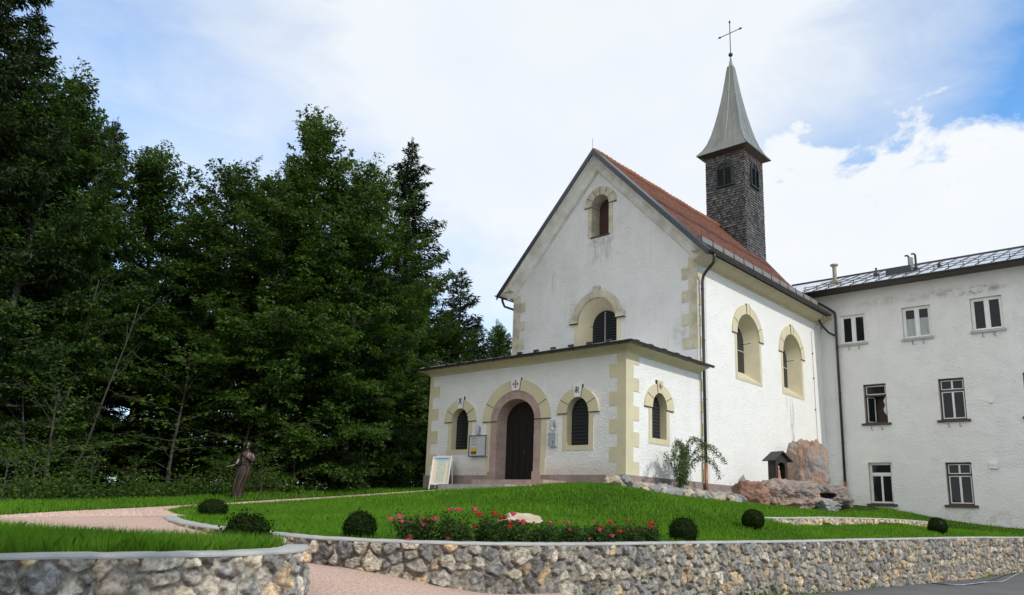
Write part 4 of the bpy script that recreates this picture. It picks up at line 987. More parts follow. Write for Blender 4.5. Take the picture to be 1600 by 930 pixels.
q = MB(); q.tube([(cx, cy, 24.9), (cx, cy, 26.95)], .024, 6); q.tube([(cx-.62, cy, 26.22), (cx+.62, cy, 26.28)], .022, 6)
for p, d in (((cx, cy, 26.95), (0, 0, 1)), ((cx-.62, cy, 26.22), (-1, 0, 0)), ((cx+.62, cy, 26.28), (1, 0, 0))):
    p, d = Vector(p), Vector(d); q.tube([p-d*.05, p-d*.02, p+d*.06, p+d*.15], [.02, .06, .05, .004], 8)
q.build('cross', M['iron'], CH)

# ------------------------------------------------------------------ wing
WG = thing('wing_building', 'plain white three storey building joined to the chapel at the right, metal roof', 'building', (8, 20, -1))
WY = front(17.0)
W3 = [(.97, 2.15, 7.12, 8.55), (3.77, 4.96, 7.06, 8.54), (6.55, 7.75, 7.06, 8.54), (9.4, 10.6, 7.06, 8.54), (12.2, 13.4, 7.06, 8.54)]
W2 = [(1.85, 2.84, 3.28, 5.10), (5.02, 6.03, 3.28, 5.10), (8.2, 9.2, 3.28, 5.10), (11.4, 12.4, 3.28, 5.10)]
W1 = [(1.85, 2.85, -.36, 1.48), (5.02, 6.01, -.34, 1.45), (8.2, 9.2, -.34, 1.45)]
q = MB(); q.plate([(-1.0, -3.6), (24, -3.6), (24, 9.75), (-1.0, 9.75)], [rect(a, b, c, d) for a, b, c, d in W3+W2+W1], 0, .42, WY); q.build('front_wall', M['wing_wall'], WG)
q = MB(); q.box((23.6, 17.42, -3.6), (24, 28, 9.75)); q.box((-1, 27.6, -3.6), (23.6, 28, 9.75)); q.box((-1, 17.42, -3.6), (-.6, 27.6, 9.75)); q.build('outer_wall', M['wing_wall'], WG)
q = MB(); q.box((-.59, 17.43, 9.3), (23.59, 27.59, 9.5)); q.box((-.59, 17.9, -3.6), (23.59, 18.0, 9.3)); q.build('inner_wall', M['dark_void'], WG)
def hooks(c, z, parent):
    for s_ in (-.22, .22):
        h = MB(); h.tube([(c+s_, 16.99, z), (c+s_, 16.93, z-.02), (c+s_, 16.93, z-.14), (c+s_+.03, 16.93, z-.19), (c+s_+.06, 16.93, z-.14)], .012, 5); h.build('hook', M['iron'], parent)
def sash_rect(q, a, b, c, d, t, d0, d1):
    q.plate(rect(a, b, c, d), [rect(a+t, b-t, c+t, d-t)], d0, d1, WY)
def pane(win, a, b, c, d, dep=.17):
    g_ = MB(); g_.plate(rect(a, b, c, d), [], dep, dep+.01, WY); g_.build('pane', M['glass'], win)
for i, (a, b, c, d) in enumerate(W3):
    q = MB(); sash_rect(q, a+.005, b-.005, c+.005, d-.005, .075, .10, .20); m_ = (a+b)/2
    q.plate(rect(m_-.05, m_+.05, c+.08, d-.08), [], .095, .19, WY)
    win = q.build('window', M['white_paint'], WG)
    q = MB()
    sash_rect(q, a+.082, m_-.052, c+.082, d-.082, .045, .11, .18); sash_rect(q, m_+.052, b-.082, c+.082, d-.082, .045, .11, .18); q.build('sash', M['white_paint'], win)
    pane(win, a+.12, m_-.09, c+.12, d-.12); pane(win, m_+.09, b-.12, c+.12, d-.12)
    q = MB(); q.plate(rect(a-.07, b+.07, c-.09, c-.002), [], -.09, .0, WY); q.add([WY(a-.07, c-.002, -.09), WY(b+.07, c-.002, -.09), WY(b, c+.06, .10), WY(a, c+.06, .10)], [(0, 1, 2, 3)]); q.build('sill', M['grey_metal'], win)
    hooks(m_, c-.12, win)
    if i == 1:
        q = MB()
        for (u0, u1) in ((a+.125, m_-.095), (m_+.095, b-.125)):
            n_ = 24; vs = []
            for k in range(n_+1):
                u = u0+(u1-u0)*k/n_; vs += [WY(u, c+.12, .158+.006*math.sin(k*1.7)), WY(u, c+.95, .158+.006*math.sin(k*1.7))]
            q.add(vs, [(2*k, 2*k+2, 2*k+3, 2*k+1) for k in range(n_)])
        q.build('curtain', M['curtain'], win)
    q = MB(); q.loft(rect(a, b, c, d), -.002, rect(a+.004, b-.004, c+.004, d-.004), .1, WY, True); q.build('reveal', M['yellow_old'] if i else M['white_paint'], win)
def lower_window(a, b, c, d, brown, single_top, open_=False):
    fm = M['brown_frame'] if brown else M['white_paint']
    q = MB(); sash_rect(q, a+.005, b-.005, c+.005, d-.005, .06, .16, .27); zt_ = d-.52; m_ = (a+b)/2
    q.plate(rect(a+.06, b-.06, zt_-.04, zt_+.04), [], .15, .26, WY)
    win = q.build('window', fm, WG)
    q = MB()
    if single_top: sash_rect(q, a+.068, b-.068, zt_+.045, d-.068, .032, .17, .235)
    else: sash_rect(q, a+.068, m_-.002, zt_+.045, d-.068, .032, .17, .235); sash_rect(q, m_+.002, b-.068, zt_+.045, d-.068, .032, .17, .235)
    if not open_: sash_rect(q, a+.068, m_-.002, c+.07, zt_-.045, .038, .17, .235)
    if not open_: sash_rect(q, m_+.002, b-.068, c+.07, zt_-.045, .038, .17, .235)
    q.build('sash', M['white_paint'], win)
    if single_top: pane(win, a+.09, b-.09, zt_+.07, d-.09, .20)
    else: pane(win, a+.09, m_-.03, zt_+.07, d-.09, .20); pane(win, m_+.03, b-.09, zt_+.07, d-.09, .20)
    if not open_: pane(win, a+.09, m_-.03, c+.09, zt_-.07, .20); pane(win, m_+.03, b-.09, c+.09, zt_-.07, .20)
    else:
        # left casement swung inwards, right half open with a curtain gathered in it
        q = MB(); A = Vector((a+.08, 17.2)); t = Vector((math.cos(rad(52)), math.sin(rad(52)))); wv = .42
        def mp(u, z, dd): return (A.x+t.x*u-t.y*dd, A.y+t.y*u+t.x*dd, z)
        q.plate(rect(0, wv, c+.07, zt_-.05), [rect(.04, wv-.04, c+.11, zt_-.09)], 0, .05, mp); cs = q.build('open_casement', M['white_paint'], win)
        q = MB(); q.plate(rect(.04, wv-.04, c+.11, zt_-.09), [], .02, .03, mp); q.build('pane', M['glass'], win)
        q = MB(); vs = []; n_ = 14
        for k in range(n_+1):
            z = zt_-.06-(zt_-.06-c-.35)*k/n_; w_ = .05+.05*k/n_+.06*math.sin(k*.5)**2 if k < n_-1 else .03
            for s in range(5): vs.append((b-.09-w_*s/4, 17.24+.02*math.sin(s*2), z))
        q.add(vs, [(5*k+s, 5*k+s+1, 5*k+s+6, 5*k+s+5) for k in range(n_) for s in range(4)]); q.build('curtain', M['white_paint'], win, recalc=False)
        q = MB(); q.box((a+.07, 17.75, c+.07), (b-.07, 17.78, zt_)); q.build('room_wall', M['brown_frame'], win)
    q = MB(); q.plate(rect(a-.14, b+.14, c-.10, c-.002), [], -.10, .0, WY); q.box((a+.002, 17.001, c-.002), (b-.002, 17.16, c+.03)); q.build('sill', M['brown_frame'], win)
    q = MB(); q.loft(rect(a, b, c, d), -.002, rect(a+.004, b-.004, c+.004, d-.004), .16, WY, True); q.build('reveal', M['yellow_old'], win)
    return win
for i, (a, b, c, d) in enumerate(W2): hooks((a+b)/2, c-.15, lower_window(a, b, c, d, True, i == 0, i == 0))
for i, (a, b, c, d) in enumerate(W1): lower_window(a, b, c, d, i > 0, i == 0)
# roof
q = MB(); e0, zr0, rY, rZ = 16.22, 9.80, 22.0, 12.03
sl2 = (rZ-zr0)/(rY-e0)
q.add([(-.78, e0, zr0), (25, e0, zr0), (25, rY, rZ), (-3.3, rY, rZ), (25, 2*rY-e0, zr0), (-3.3, 2*rY-e0, zr0)], [(0, 1, 2, 3), (3, 2, 4, 5)])
wr_ = q.build('metal_roof', M['roof_metal'], WG)
q = MB(); q.box((-.78, e0+.035, 9.68), (25, 17.0-.002, 9.74)); q.box((-.78, e0, 9.67), (25, e0+.03, 9.79)); q.build('eave_soffit', M['eave_board'], WG)
q = MB()
for i in range(44):
    x = -.55+i*.585; x1 = x-.02
    q.beam((x, e0+.02, zr0+.02), (x1, rY, rZ+.02), .028, .05)
q.build('seam', M['verge_metal'], wr_)
q = MB(); q.beam((-3.3, rY, rZ+.03), (25, rY, rZ+.03), .16, .08); q.build('ridge_cap', M['verge_metal'], wr_)
q = MB()
for dy, dz in ((.42, .20), (.36, .10)): q.tube([(-.6, e0+dy, zr0+sl2*dy+dz), (25, e0+dy, zr0+sl2*dy+dz)], .016, 5)
for i in range(44): x = -.5+i*.585; q.beam((x, e0+.36, zr0+sl2*.36), (x, e0+.44, zr0+sl2*.4+.24), .03, .03, (0, 1, 0))
q.tube([(-.6, 19, zr0+sl2*(19-e0)+.1), (25, 19, zr0+sl2*(19-e0)+.1)], .014, 5)
q.build('snow_guard', M['verge_metal'], wr_)
q = MB(); q.sweep([(-.75, e0), (25, e0)], gutter_prof(.07, 9.74, .07)); q.build('gutter', M['black_metal'], WG, recalc=False)
q = MB(); q.tube([(-.2, 16.3, 9.66), (-.05, 16.4, 9.4), (.55, 16.8, 8.95), (.78, 16.88, 8.75), (.80, 16.89, 8.5), (.80, 16.89, .55)], .06, 10)
q.tube([(.2, 16.2, 8.45), (.3, 16.35, 8.1), (.5, 16.7, 7.75), (.72, 16.88, 7.6)], .05, 8)
for z in (7.0, 4.8, 2.4): q.tube([(.80, 16.89, z-.03), (.80, 16.89, z+.03)], .07, 10)
dp = q.build('downpipe', M['black_metal'], WG, True)
q = MB(); q.tube([(.80, 16.89, .62), (.80, 16.89, .0)], .068, 10); q.build('pipe_sleeve', M['copper'], dp, True)
q = MB(); q.tube([(.80, 16.89, .0), (.80, 16.89, -1.0)], .06, 10); q.build('pipe_foot', M['black_metal'], dp, True)
q = MB(); q.box((6.68, 16.93, 1.16), (6.98, 16.999, 1.46))
for i in range(4): q.add([(6.70, 16.93, 1.22+i*.06), (6.96, 16.93, 1.22+i*.06), (6.96, 16.90, 1.19+i*.06), (6.70, 16.90, 1.19+i*.06)], [(0, 1, 2, 3)])
q.build('wall_vent', M['white_paint'], WG)
q = MB(); q.box((6.9, 16.93, 3.90), (7.04, 16.999, 4.03)); q.tube([(6.97, 16.93, 3.96), (6.97, 16.90, 3.96)], .04, 10); q.build('wall_sensor', M['white_paint'], WG)
def roof_z(y): return zr0+sl2*(y-e0)
def flue(px, pyb, pyt, y, r, m, nm, parent=WG, cap=0, bend=False):
    # x where the photo shows it on the roof slope at depth y
    d = (P(px, pyb, 1)-Vector(CAM)); t = (y-CAM[1])/d.y; x = CAM[0]+d.x*t
    d2 = (P(px, pyt, 1)-Vector(CAM)); zt_ = CAM[2]+d2.z*((y-CAM[1])/d2.y)
    q = MB(); q.tube([(x, y, roof_z(y)-.1), (x, y, zt_)], r, 10)
    q.box((x-r*1.9, y-.2, roof_z(y)-.1), (x+r*1.9, y+.25, roof_z(y)+.12))
    if cap: q.lathe([(r*.9, zt_-.04), (r*2.0, zt_+.03), (r*2.0, zt_+.08), (r*.7, zt_+.13)], (x, y, 0), 14)
    if bend: q.tube([(x, y, zt_-.02), (x-.05, y, zt_+.07), (x-.17, y, zt_+.07)], r*.9, 8)
    return q.build(nm, m, parent), x
flue(1304.5, 436, 416, 18.6, .10, mat('rust_grey_flue', (.30, .27, .22), .6, (.18, .15, .12), 4, .6), 'flue_pipe', cap=1)
flue(1369, 424, 419, 19.3, .05, M['black_metal'], 'flue_pipe')
fo, fx = flue(1424, 424, 403, 18.6, .12, M['grey_metal'], 'flue_pipe')
flue(1421.5, 424, 401, 18.55, .05, M['iron'], 'flue_pipe', bend=True)
flue(1432, 425, 398, 18.5, .05, M['iron'], 'flue_pipe', bend=True)
flue(1468, 415, 406, 18.5, .03, M['iron'], 'flue_pipe')
q = MB(); q.box((fx-1.05, 18.2, roof_z(18.2)-.1), (fx+.05, 18.9, roof_z(18.9)+.10)); q.build('roof_hatch', M['verge_metal'], WG)
q = MB(); q.box((9.35, 18.4, roof_z(18.4)-.1), (11.2, 19.5, roof_z(19.5)+.10)); q.build('roof_hatch', M['verge_metal'], WG)

# ------------------------------------------------------------------ things on and before the porch
q = MB(); q.box((-5.55, -1.25, -.75), (-2.3, -.06, -.215)); q.build('stone_step', M['pink_stone'], None, label='flat pale stone step before the chapel door', cat='step')
q = MB(); q.box((-6.6, -1.85, -.85), (-3.4, -1.26, -.40)); q.build('stone_step', M['concrete'], None, label='lower concrete step just in front of the door step', cat='step')
def tiltbox(q, P0, ux, uz, w, h, t, uv=False):
    ux, uz = Vector(ux).normalized(), Vector(uz).normalized(); n = ux.cross(uz).normalized(); p = Vector(P0)
    a = [p, p+ux*w, p+ux*w+uz*h, p+uz*h]; vs = a + [v+n*t for v in a]
    return q.add(vs, [(0, 1, 2, 3), (7, 6, 5, 4), (0, 4, 5, 1), (1, 5, 6, 2), (2, 6, 7, 3), (3, 7, 4, 0)], [(0, 0), (1, 0), (1, 1), (0, 1)]*2 if uv else None)
# A-board
ab = thing('display_board', 'white framed standing board with a printed valley map on the lawn by the porch', 'display board', (-7.6, -1.0, -.55))
bl, br_ = P(669.5, 765, 28.7), P(699, 763.5, 28.3); tl = P(671, 718, 29.0)
ux = (br_-bl); ux.z = 0; W_ = ux.length; ux.normalize(); back = Vector((-ux.y, ux.x, 0))
uz = (Vector((0, 0, 1))+back*.16).normalized(); b0 = Vector((bl.x, bl.y, bl.z-.02)); H_ = 1.27
q = MB()
for o, w, h0, h1 in ((0, .04, 0, H_), (W_-.04, .04, 0, H_)): tiltbox(q, b0+ux*o, ux, uz, w, h1, .03)
tiltbox(q, b0+ux*.04+uz*(H_-.045), ux, uz, W_-.08, .045, .03); tiltbox(q, b0+ux*.04+uz*.20, ux, uz, W_-.08, .045, .03)
q.build('frame', M['white_paint'], ab)
q = MB(); tiltbox(q, b0+ux*.04+uz*.245+back*.012, ux, uz, W_-.08, H_-.29, .008, True); q.build('map_print', M['map_print'], ab)
q = MB(); uz2 = (Vector((0, 0, 1))-back*.16).normalized()
for o in (0, W_-.04): tiltbox(q, b0+ux*o+back*.40, ux, uz2, .04, H_-.02, .025)
tiltbox(q, b0+ux*.04+back*.37+uz2*.2, ux, uz2, W_-.08, .04, .025); q.build('rear_stand', M['white_paint'], ab)
# notice board, lamps, display case
nb = thing('notice_board', 'grey framed notice board with papers hung left of the chapel door', 'notice board', (-6.46, -.05, 1.0))
q = MB(); q.box((-6.90, -.13, .68), (-6.02, -.003, 1.45)); q.build('case', mat('notice_case', (.50, .51, .52), .45, (.40, .41, .42), 4, .5), nb)
q = MB(); sash_rect_f = lambda q, a, b, c, d, t, d0, d1: q.plate(rect(a, b, c, d), [rect(a+t, b-t, c+t, d-t)], d0, d1, FY)
sash_rect_f(q, -6.91, -6.01, .67, 1.46, .035, -.15, -.131); q.build('frame', mat('dark_grey_frame', (.10, .10, .11), .5), nb)
q = MB()
for r_, (zz, k) in enumerate(((1.34, 3), (1.24, 2), (1.13, 3))):
    for i in range(k):
        x = -6.74+.10*i+(.03 if k == 2 else 0)
        for s in range(2): q.box((x, -.1375, zz-.02*s), (x+.055-.015*((i+s+r_) % 2), -.1335, zz-.02*s+.012))
q.build('text', M['ink'], nb)
q = MB(); q.plate(rect(-6.78, -6.50, .76, 1.0), [], -.1375, -.1335, lambda u, z, d: (u, d, z)); me_uv = q
q = MB(); q.add([(-6.78, -.137, .76), (-6.50, -.137, .76), (-6.50, -.137, 1.0), (-6.78, -.137, 1.0), (-6.78, -.1335, .76), (-6.50, -.1335, .76), (-6.50, -.1335, 1.0), (-6.78, -.1335, 1.0)], [(0, 1, 2, 3), (0, 4, 5, 1), (1, 5, 6, 2), (2, 6, 7, 3), (3, 7, 4, 0)], [(0, 0), (1, 0), (1, 1), (0, 1)]*2); q.build('photo_print', M['photo_print'], nb)
for lx, z0, lab in ((-6.50, 1.50, 'grey tube wall lamp above the notice board'), (-2.93, 1.50, 'grey tube wall lamp above the small display case')):
    lt = thing('wall_lamp', lab, 'wall lamp', (lx, -.05, z0), 'wall lamps beside the door')
    q = MB(); q.lathe([(.065, 0), (.07, .01), (.07, .34), (.065, .35)], (lx, -.13, z0), 14); q.build('shade', M['lamp_glass'], lt, True)
    q = MB(); q.box((lx-.085, -.07, z0-.015), (lx-.05, -.02, z0+.36)); q.box((lx-.05, -.05, z0+.12), (lx+.05, -.002, z0+.24)); q.build('bracket', M['grey_metal'], lt)
dc = thing('display_case', 'small grey glass display case hung right of the chapel door', 'display case', (-2.93, -.05, 1.1))
q = MB(); q.box((-3.08, -.10, .95), (-2.77, -.003, 1.41)); sash_rect_f(q, -3.09, -2.76, .94, 1.42, .05, -.12, -.101); q.build('case', M['grey_metal'], dc)
q = MB(); q.box((-3.03, -.112, 1.0), (-2.82, -.104, 1.36)); q.build('picture', mat('pale_blue_print', (.30, .36, .40), .3, (.45, .50, .52), 9, .7), dc)
q = MB(); q.box((-2.90, -.117, 1.07), (-2.86, -.1125, 1.15)); q.build('printed_figure', M['ink'], dc)

# ------------------------------------------------------------------ rocks
def rock_mesh(name, size, seed, sub=4, rough=.25, dent=None, cuts=16, taper=0.0, fine=1.0, boxy=0, dmin=.62):
    # a lump chopped by random planes, then weathered
    from mathutils import noise as mn
    rng = np.random.default_rng(seed); bm = bmesh.new(); bmesh.ops.create_icosphere(bm, subdivisions=sub, radius=1.0)
    pl = []
    for k in range(cuts):
        n = rng.normal(0, 1, 3); n /= np.linalg.norm(n); pl.append((Vector(n), rng.uniform(dmin, dmin+.28)))
    off = Vector((seed*7.3, seed*3.1, seed*1.7))
    for v in bm.verts:
        p = v.co.normalized()*1.12
        if boxy: p = p/((abs(p.x)**boxy+abs(p.y)**boxy+abs(p.z)**boxy)**(1/boxy))*1.0
        for n, d in pl:
            t = p.dot(n)-d
            if t > 0: p = p-n*t*.94
        q_ = p+off
        p = p*(1+rough*.35*mn.noise(q_*1.6)+rough*.30*fine*mn.noise(q_*4.1)+rough*.24*fine*abs(mn.noise(q_*8.7))+rough*.14*fine*mn.noise(q_*19))
        k = 1-taper*(p.z*.5+.5)
        v.co = Vector((p.x*size[0]*k, p.y*size[1]*k, p.z*size[2]))
    if dent: dent(bm)
    me = bpy.data.meshes.new(name); bm.to_mesh(me); bm.free(); return me
def PX(px, py, X):
    v = P(px, py, 1)-Vector(CAM); return Vector(CAM)+v*((X-CAM[0])/v.x)
def rock(name, loc, size, seed, m, label, cat, rz=0, group=None, **kw):
    me = rock_mesh(name, size, seed, **kw); me.materials.append(m); me.shade_smooth()
    o = link(name, me, None, label, cat, group); o.location = loc; o.rotation_euler = (0, 0, rz); return o
VA = math.atan2(.33, .94)                       # rocks are described as seen from the yard: local x to the right, -y to the front
M['boulder_upright'] = mat('tan_pink_upright_rock', (.37, .25, .18), .9, (.27, .175, .135), 2.6, .8, bump=.06, bs=8, stretch=(1, 1, .75), fine=(1.5, .85, (.24, .235, .23)))
c_ = PX(1261, 727, 1.2); rock('boulder', (c_.x, c_.y, .62), (.86, .6, 1.28), 9, M['boulder_upright'], 'tall upright tan pink boulder with grey streaks at the nave wall', 'boulder', rz=VA, sub=6, rough=.40, taper=.14, boxy=5, cuts=13, dmin=.86)
c_ = PX(1222, 776, 1.9); rock('boulder', (c_.x, c_.y, -.38), (1.12, .8, .60), 6, M['boulder'], 'long low pink grey boulder in front of the shrine', 'boulder', rz=VA, sub=6, rough=.5, boxy=4, cuts=12, dmin=.84)
def dent(bm):
    for v in bm.verts:
        a = v.co
        if a.y < -.05:
            u = (a.x-.02)/.62; w = (a.z-.03-.16*a.x)/.15; r2 = u*u+w*w
            if r2 < 1: a.y += .85*min(1, (1-r2)*2.2)
c_ = PX(1279, 777, 2.3)
rock('boulder', (c_.x, c_.y, -.38), (1.04, .85, .55), 8, mat('pink_grey_fountain_rock', (.25, .175, .145), .9, (.38, .34, .31), 2.4, .9, bump=.05, bs=9, fine=(2.4, .8, (.13, .125, .12))), 'pinkish grey boulder with a dark basin hollow in its face', 'boulder', rz=VA, sub=6, rough=.45, boxy=4, cuts=12, dmin=.84, dent=dent)
c_ = PX(1292, 787, 3.0); rock('boulder', (c_.x, c_.y, -.66), (.50, .34, .27), 12, M['boulder_grey'], 'small grey white boulder under the hollow of the basin boulder', 'boulder', rz=VA+.1, sub=5, rough=.5, boxy=3)
c_ = PX(1174, 772, 1.3); rock('boulder', (c_.x, c_.y, -.40), (.62, .5, .44), 15, M['boulder_brown'], 'dark red brown boulder at the left end of the boulder row', 'boulder', rz=VA, sub=5, rough=.5, boxy=4, cuts=12, dmin=.8)
rk = P(808, 806, 14.6)
rock('boulder', (rk.x, rk.y, float(h_up(rk.x, rk.y)[0])+.15), (.46, .26, .12), 21, M['pale_rock'], 'flat pale limestone rock lying on the lawn behind the roses', 'boulder', rz=.75, sub=4, rough=.45)
random.seed(4)
rub = [rock_mesh('border_stone', (.20, .25, .155), 31+i, sub=4, rough=.5, cuts=13) for i in range(6)]
rubm = [M['rubble'], mat('cream_stone', (.50, .42, .31), .9, (.30, .25, .19), 4, .7, bump=.02, bs=18), M['boulder_grey']]
for i, me in enumerate(rub): me.materials.append(rubm[i % 3]); me.shade_smooth()
for i in range(58):
    t = i/57; y = -1.35+7.1*t+random.uniform(-.1, .1); row = i % 2
    x = .55+.42*row+random.uniform(-.12, .14)+.25*(t if row else 0)
    if t < .12: x = .25+t*4+random.uniform(-.05, .2)
    z = float(h_up(x+.1, y)[0])
    o = bpy.data.objects.new('border_stone', rub[random.randrange(6)]); COL.objects.link(o)
    s = random.uniform(.55, 1.3)*(1.1 if row else .95); o.scale = (s, s, s*random.uniform(.8, 1.2)); o.rotation_euler = (random.uniform(-.4, .4), random.uniform(-.4, .4), random.uniform(0, 6.3))
    o.location = (x, y, z+.07+(.10 if not row else .02))
    tag(o, 'rough pale rubble stone edging the strip along the chapel side wall', 'stone', 'rubble stones along the chapel side wall')

# ------------------------------------------------------------------ shrine with figure
sh = thing('wayside_shrine', 'small dark wooden roofed shrine standing on the long low boulder', 'shrine', (1.55, 8.55, .1))
c_ = PX(1216, 757, 1.45); sc_ = Vector((c_.x, c_.y, .08)); fdir = Vector((.93, -.37, 0)).normalized(); rdir = Vector((.37, .93, 0)).normalized()
def sp_(u, w, z): return tuple(sc_ + (rdir*u + fdir*w + Vector((0, 0, z)))*.88)
def sbox(q, u0, u1, w0, w1, z0, z1):
    q.add([sp_(u, w, z) for z in (z0, z1) for w in (w0, w1) for u in (u0, u1)], [(0, 1, 3, 2), (4, 6, 7, 5), (0, 4, 5, 1), (2, 3, 7, 6), (0, 2, 6, 4), (1, 5, 7, 3)])
q = MB(); sbox(q, -.33, -.26, -.22, .22, 0, 1.05); sbox(q, .26, .33, -.22, .22, 0, 1.05); sbox(q, -.26, .26, -.22, -.17, 0, 1.05); sbox(q, -.33, .33, -.24, .24, -.12, 0)
q.build('box', M['shrine_wood'], sh)
q = MB(); q.plate([(-.33, 0), (-.2, 0)]+arch(0, .2, 0, .72, .2)[1:-1]+[(.2, 0), (.33, 0), (.33, 1.05), (0, 1.32), (-.33, 1.05)], [], .20, .23, lambda u, z, d: sp_(u, d, z)); q.build('arched_front', M['shrine_wood'], sh)
q = MB()
for s_ in (-1, 1):
    a = [(0, 1.40), (s_*.54, 1.0)]
    vs = [sp_(u, w, z+dz) for dz in (0, -.045) for w in (-.34, .36) for u, z in a]
    q.add(vs, [(0, 1, 3, 2), (4, 6, 7, 5), (0, 4, 5, 1), (2, 3, 7, 6), (0, 2, 6, 4), (1, 5, 7, 3)])
q.build('roof', mat('dark_grey_shrine_roof', (.030, .031, .030), .6, (.055, .055, .053), 5, .6), sh)
q = MB(); q.plate([(-.2, 0.01), (.2, .01)]+arch(0, .2, 0, .72, .2)[1:-1][::-1], [], -.165, -.15, lambda u, z, d: sp_(u, d, z)); q.build('backing', mat('pale_niche_back', (.50, .48, .44), .8, (.35, .33, .30), 6, .6), sh)
def lump(q, prof, off=(0, 0), n=12, fl=.7):
    vs = []
    for (r, z, du) in prof:
        for k in range(n):
            a = 2*math.pi*k/n; vs.append(sp_(off[0]+du+r*math.cos(a), off[1]+r*fl*math.sin(a), z))
    q.add(vs, [(i*n+k, i*n+(k+1) % n, (i+1)*n+(k+1) % n, (i+1)*n+k) for i in range(len(prof)-1) for k in range(n)] + [tuple(range(n)), tuple((len(prof)-1)*n+k for k in range(n))])
fg = thing('figurine', 'small painted robed figure standing inside the wooden shrine', 'figurine', sp_(0, 0, .02))
q = MB(); lump(q, [(.13, .01, 0), (.135, .12, .005), (.115, .32, .01), (.10, .46, .0), (.105, .56, -.005), (.07, .63, 0), (.03, .66, 0)], (0, .02)); q.build('robe', M['fig_rose'], fg, True)
q = MB(); lump(q, [(.125, .30, .02), (.115, .42, .02), (.115, .56, .0), (.08, .66, 0), (.07, .74, 0), (.04, .79, 0)], (0, -.01)); q.build('mantle', M['fig_blue'], fg, True)
q = MB(); lump(q, [(.02, .65, 0), (.05, .68, 0), (.055, .72, 0), (.045, .765, 0), (.015, .785, 0)], (0, .035), 10, .9); q.build('head', M['skin'], fg, True)

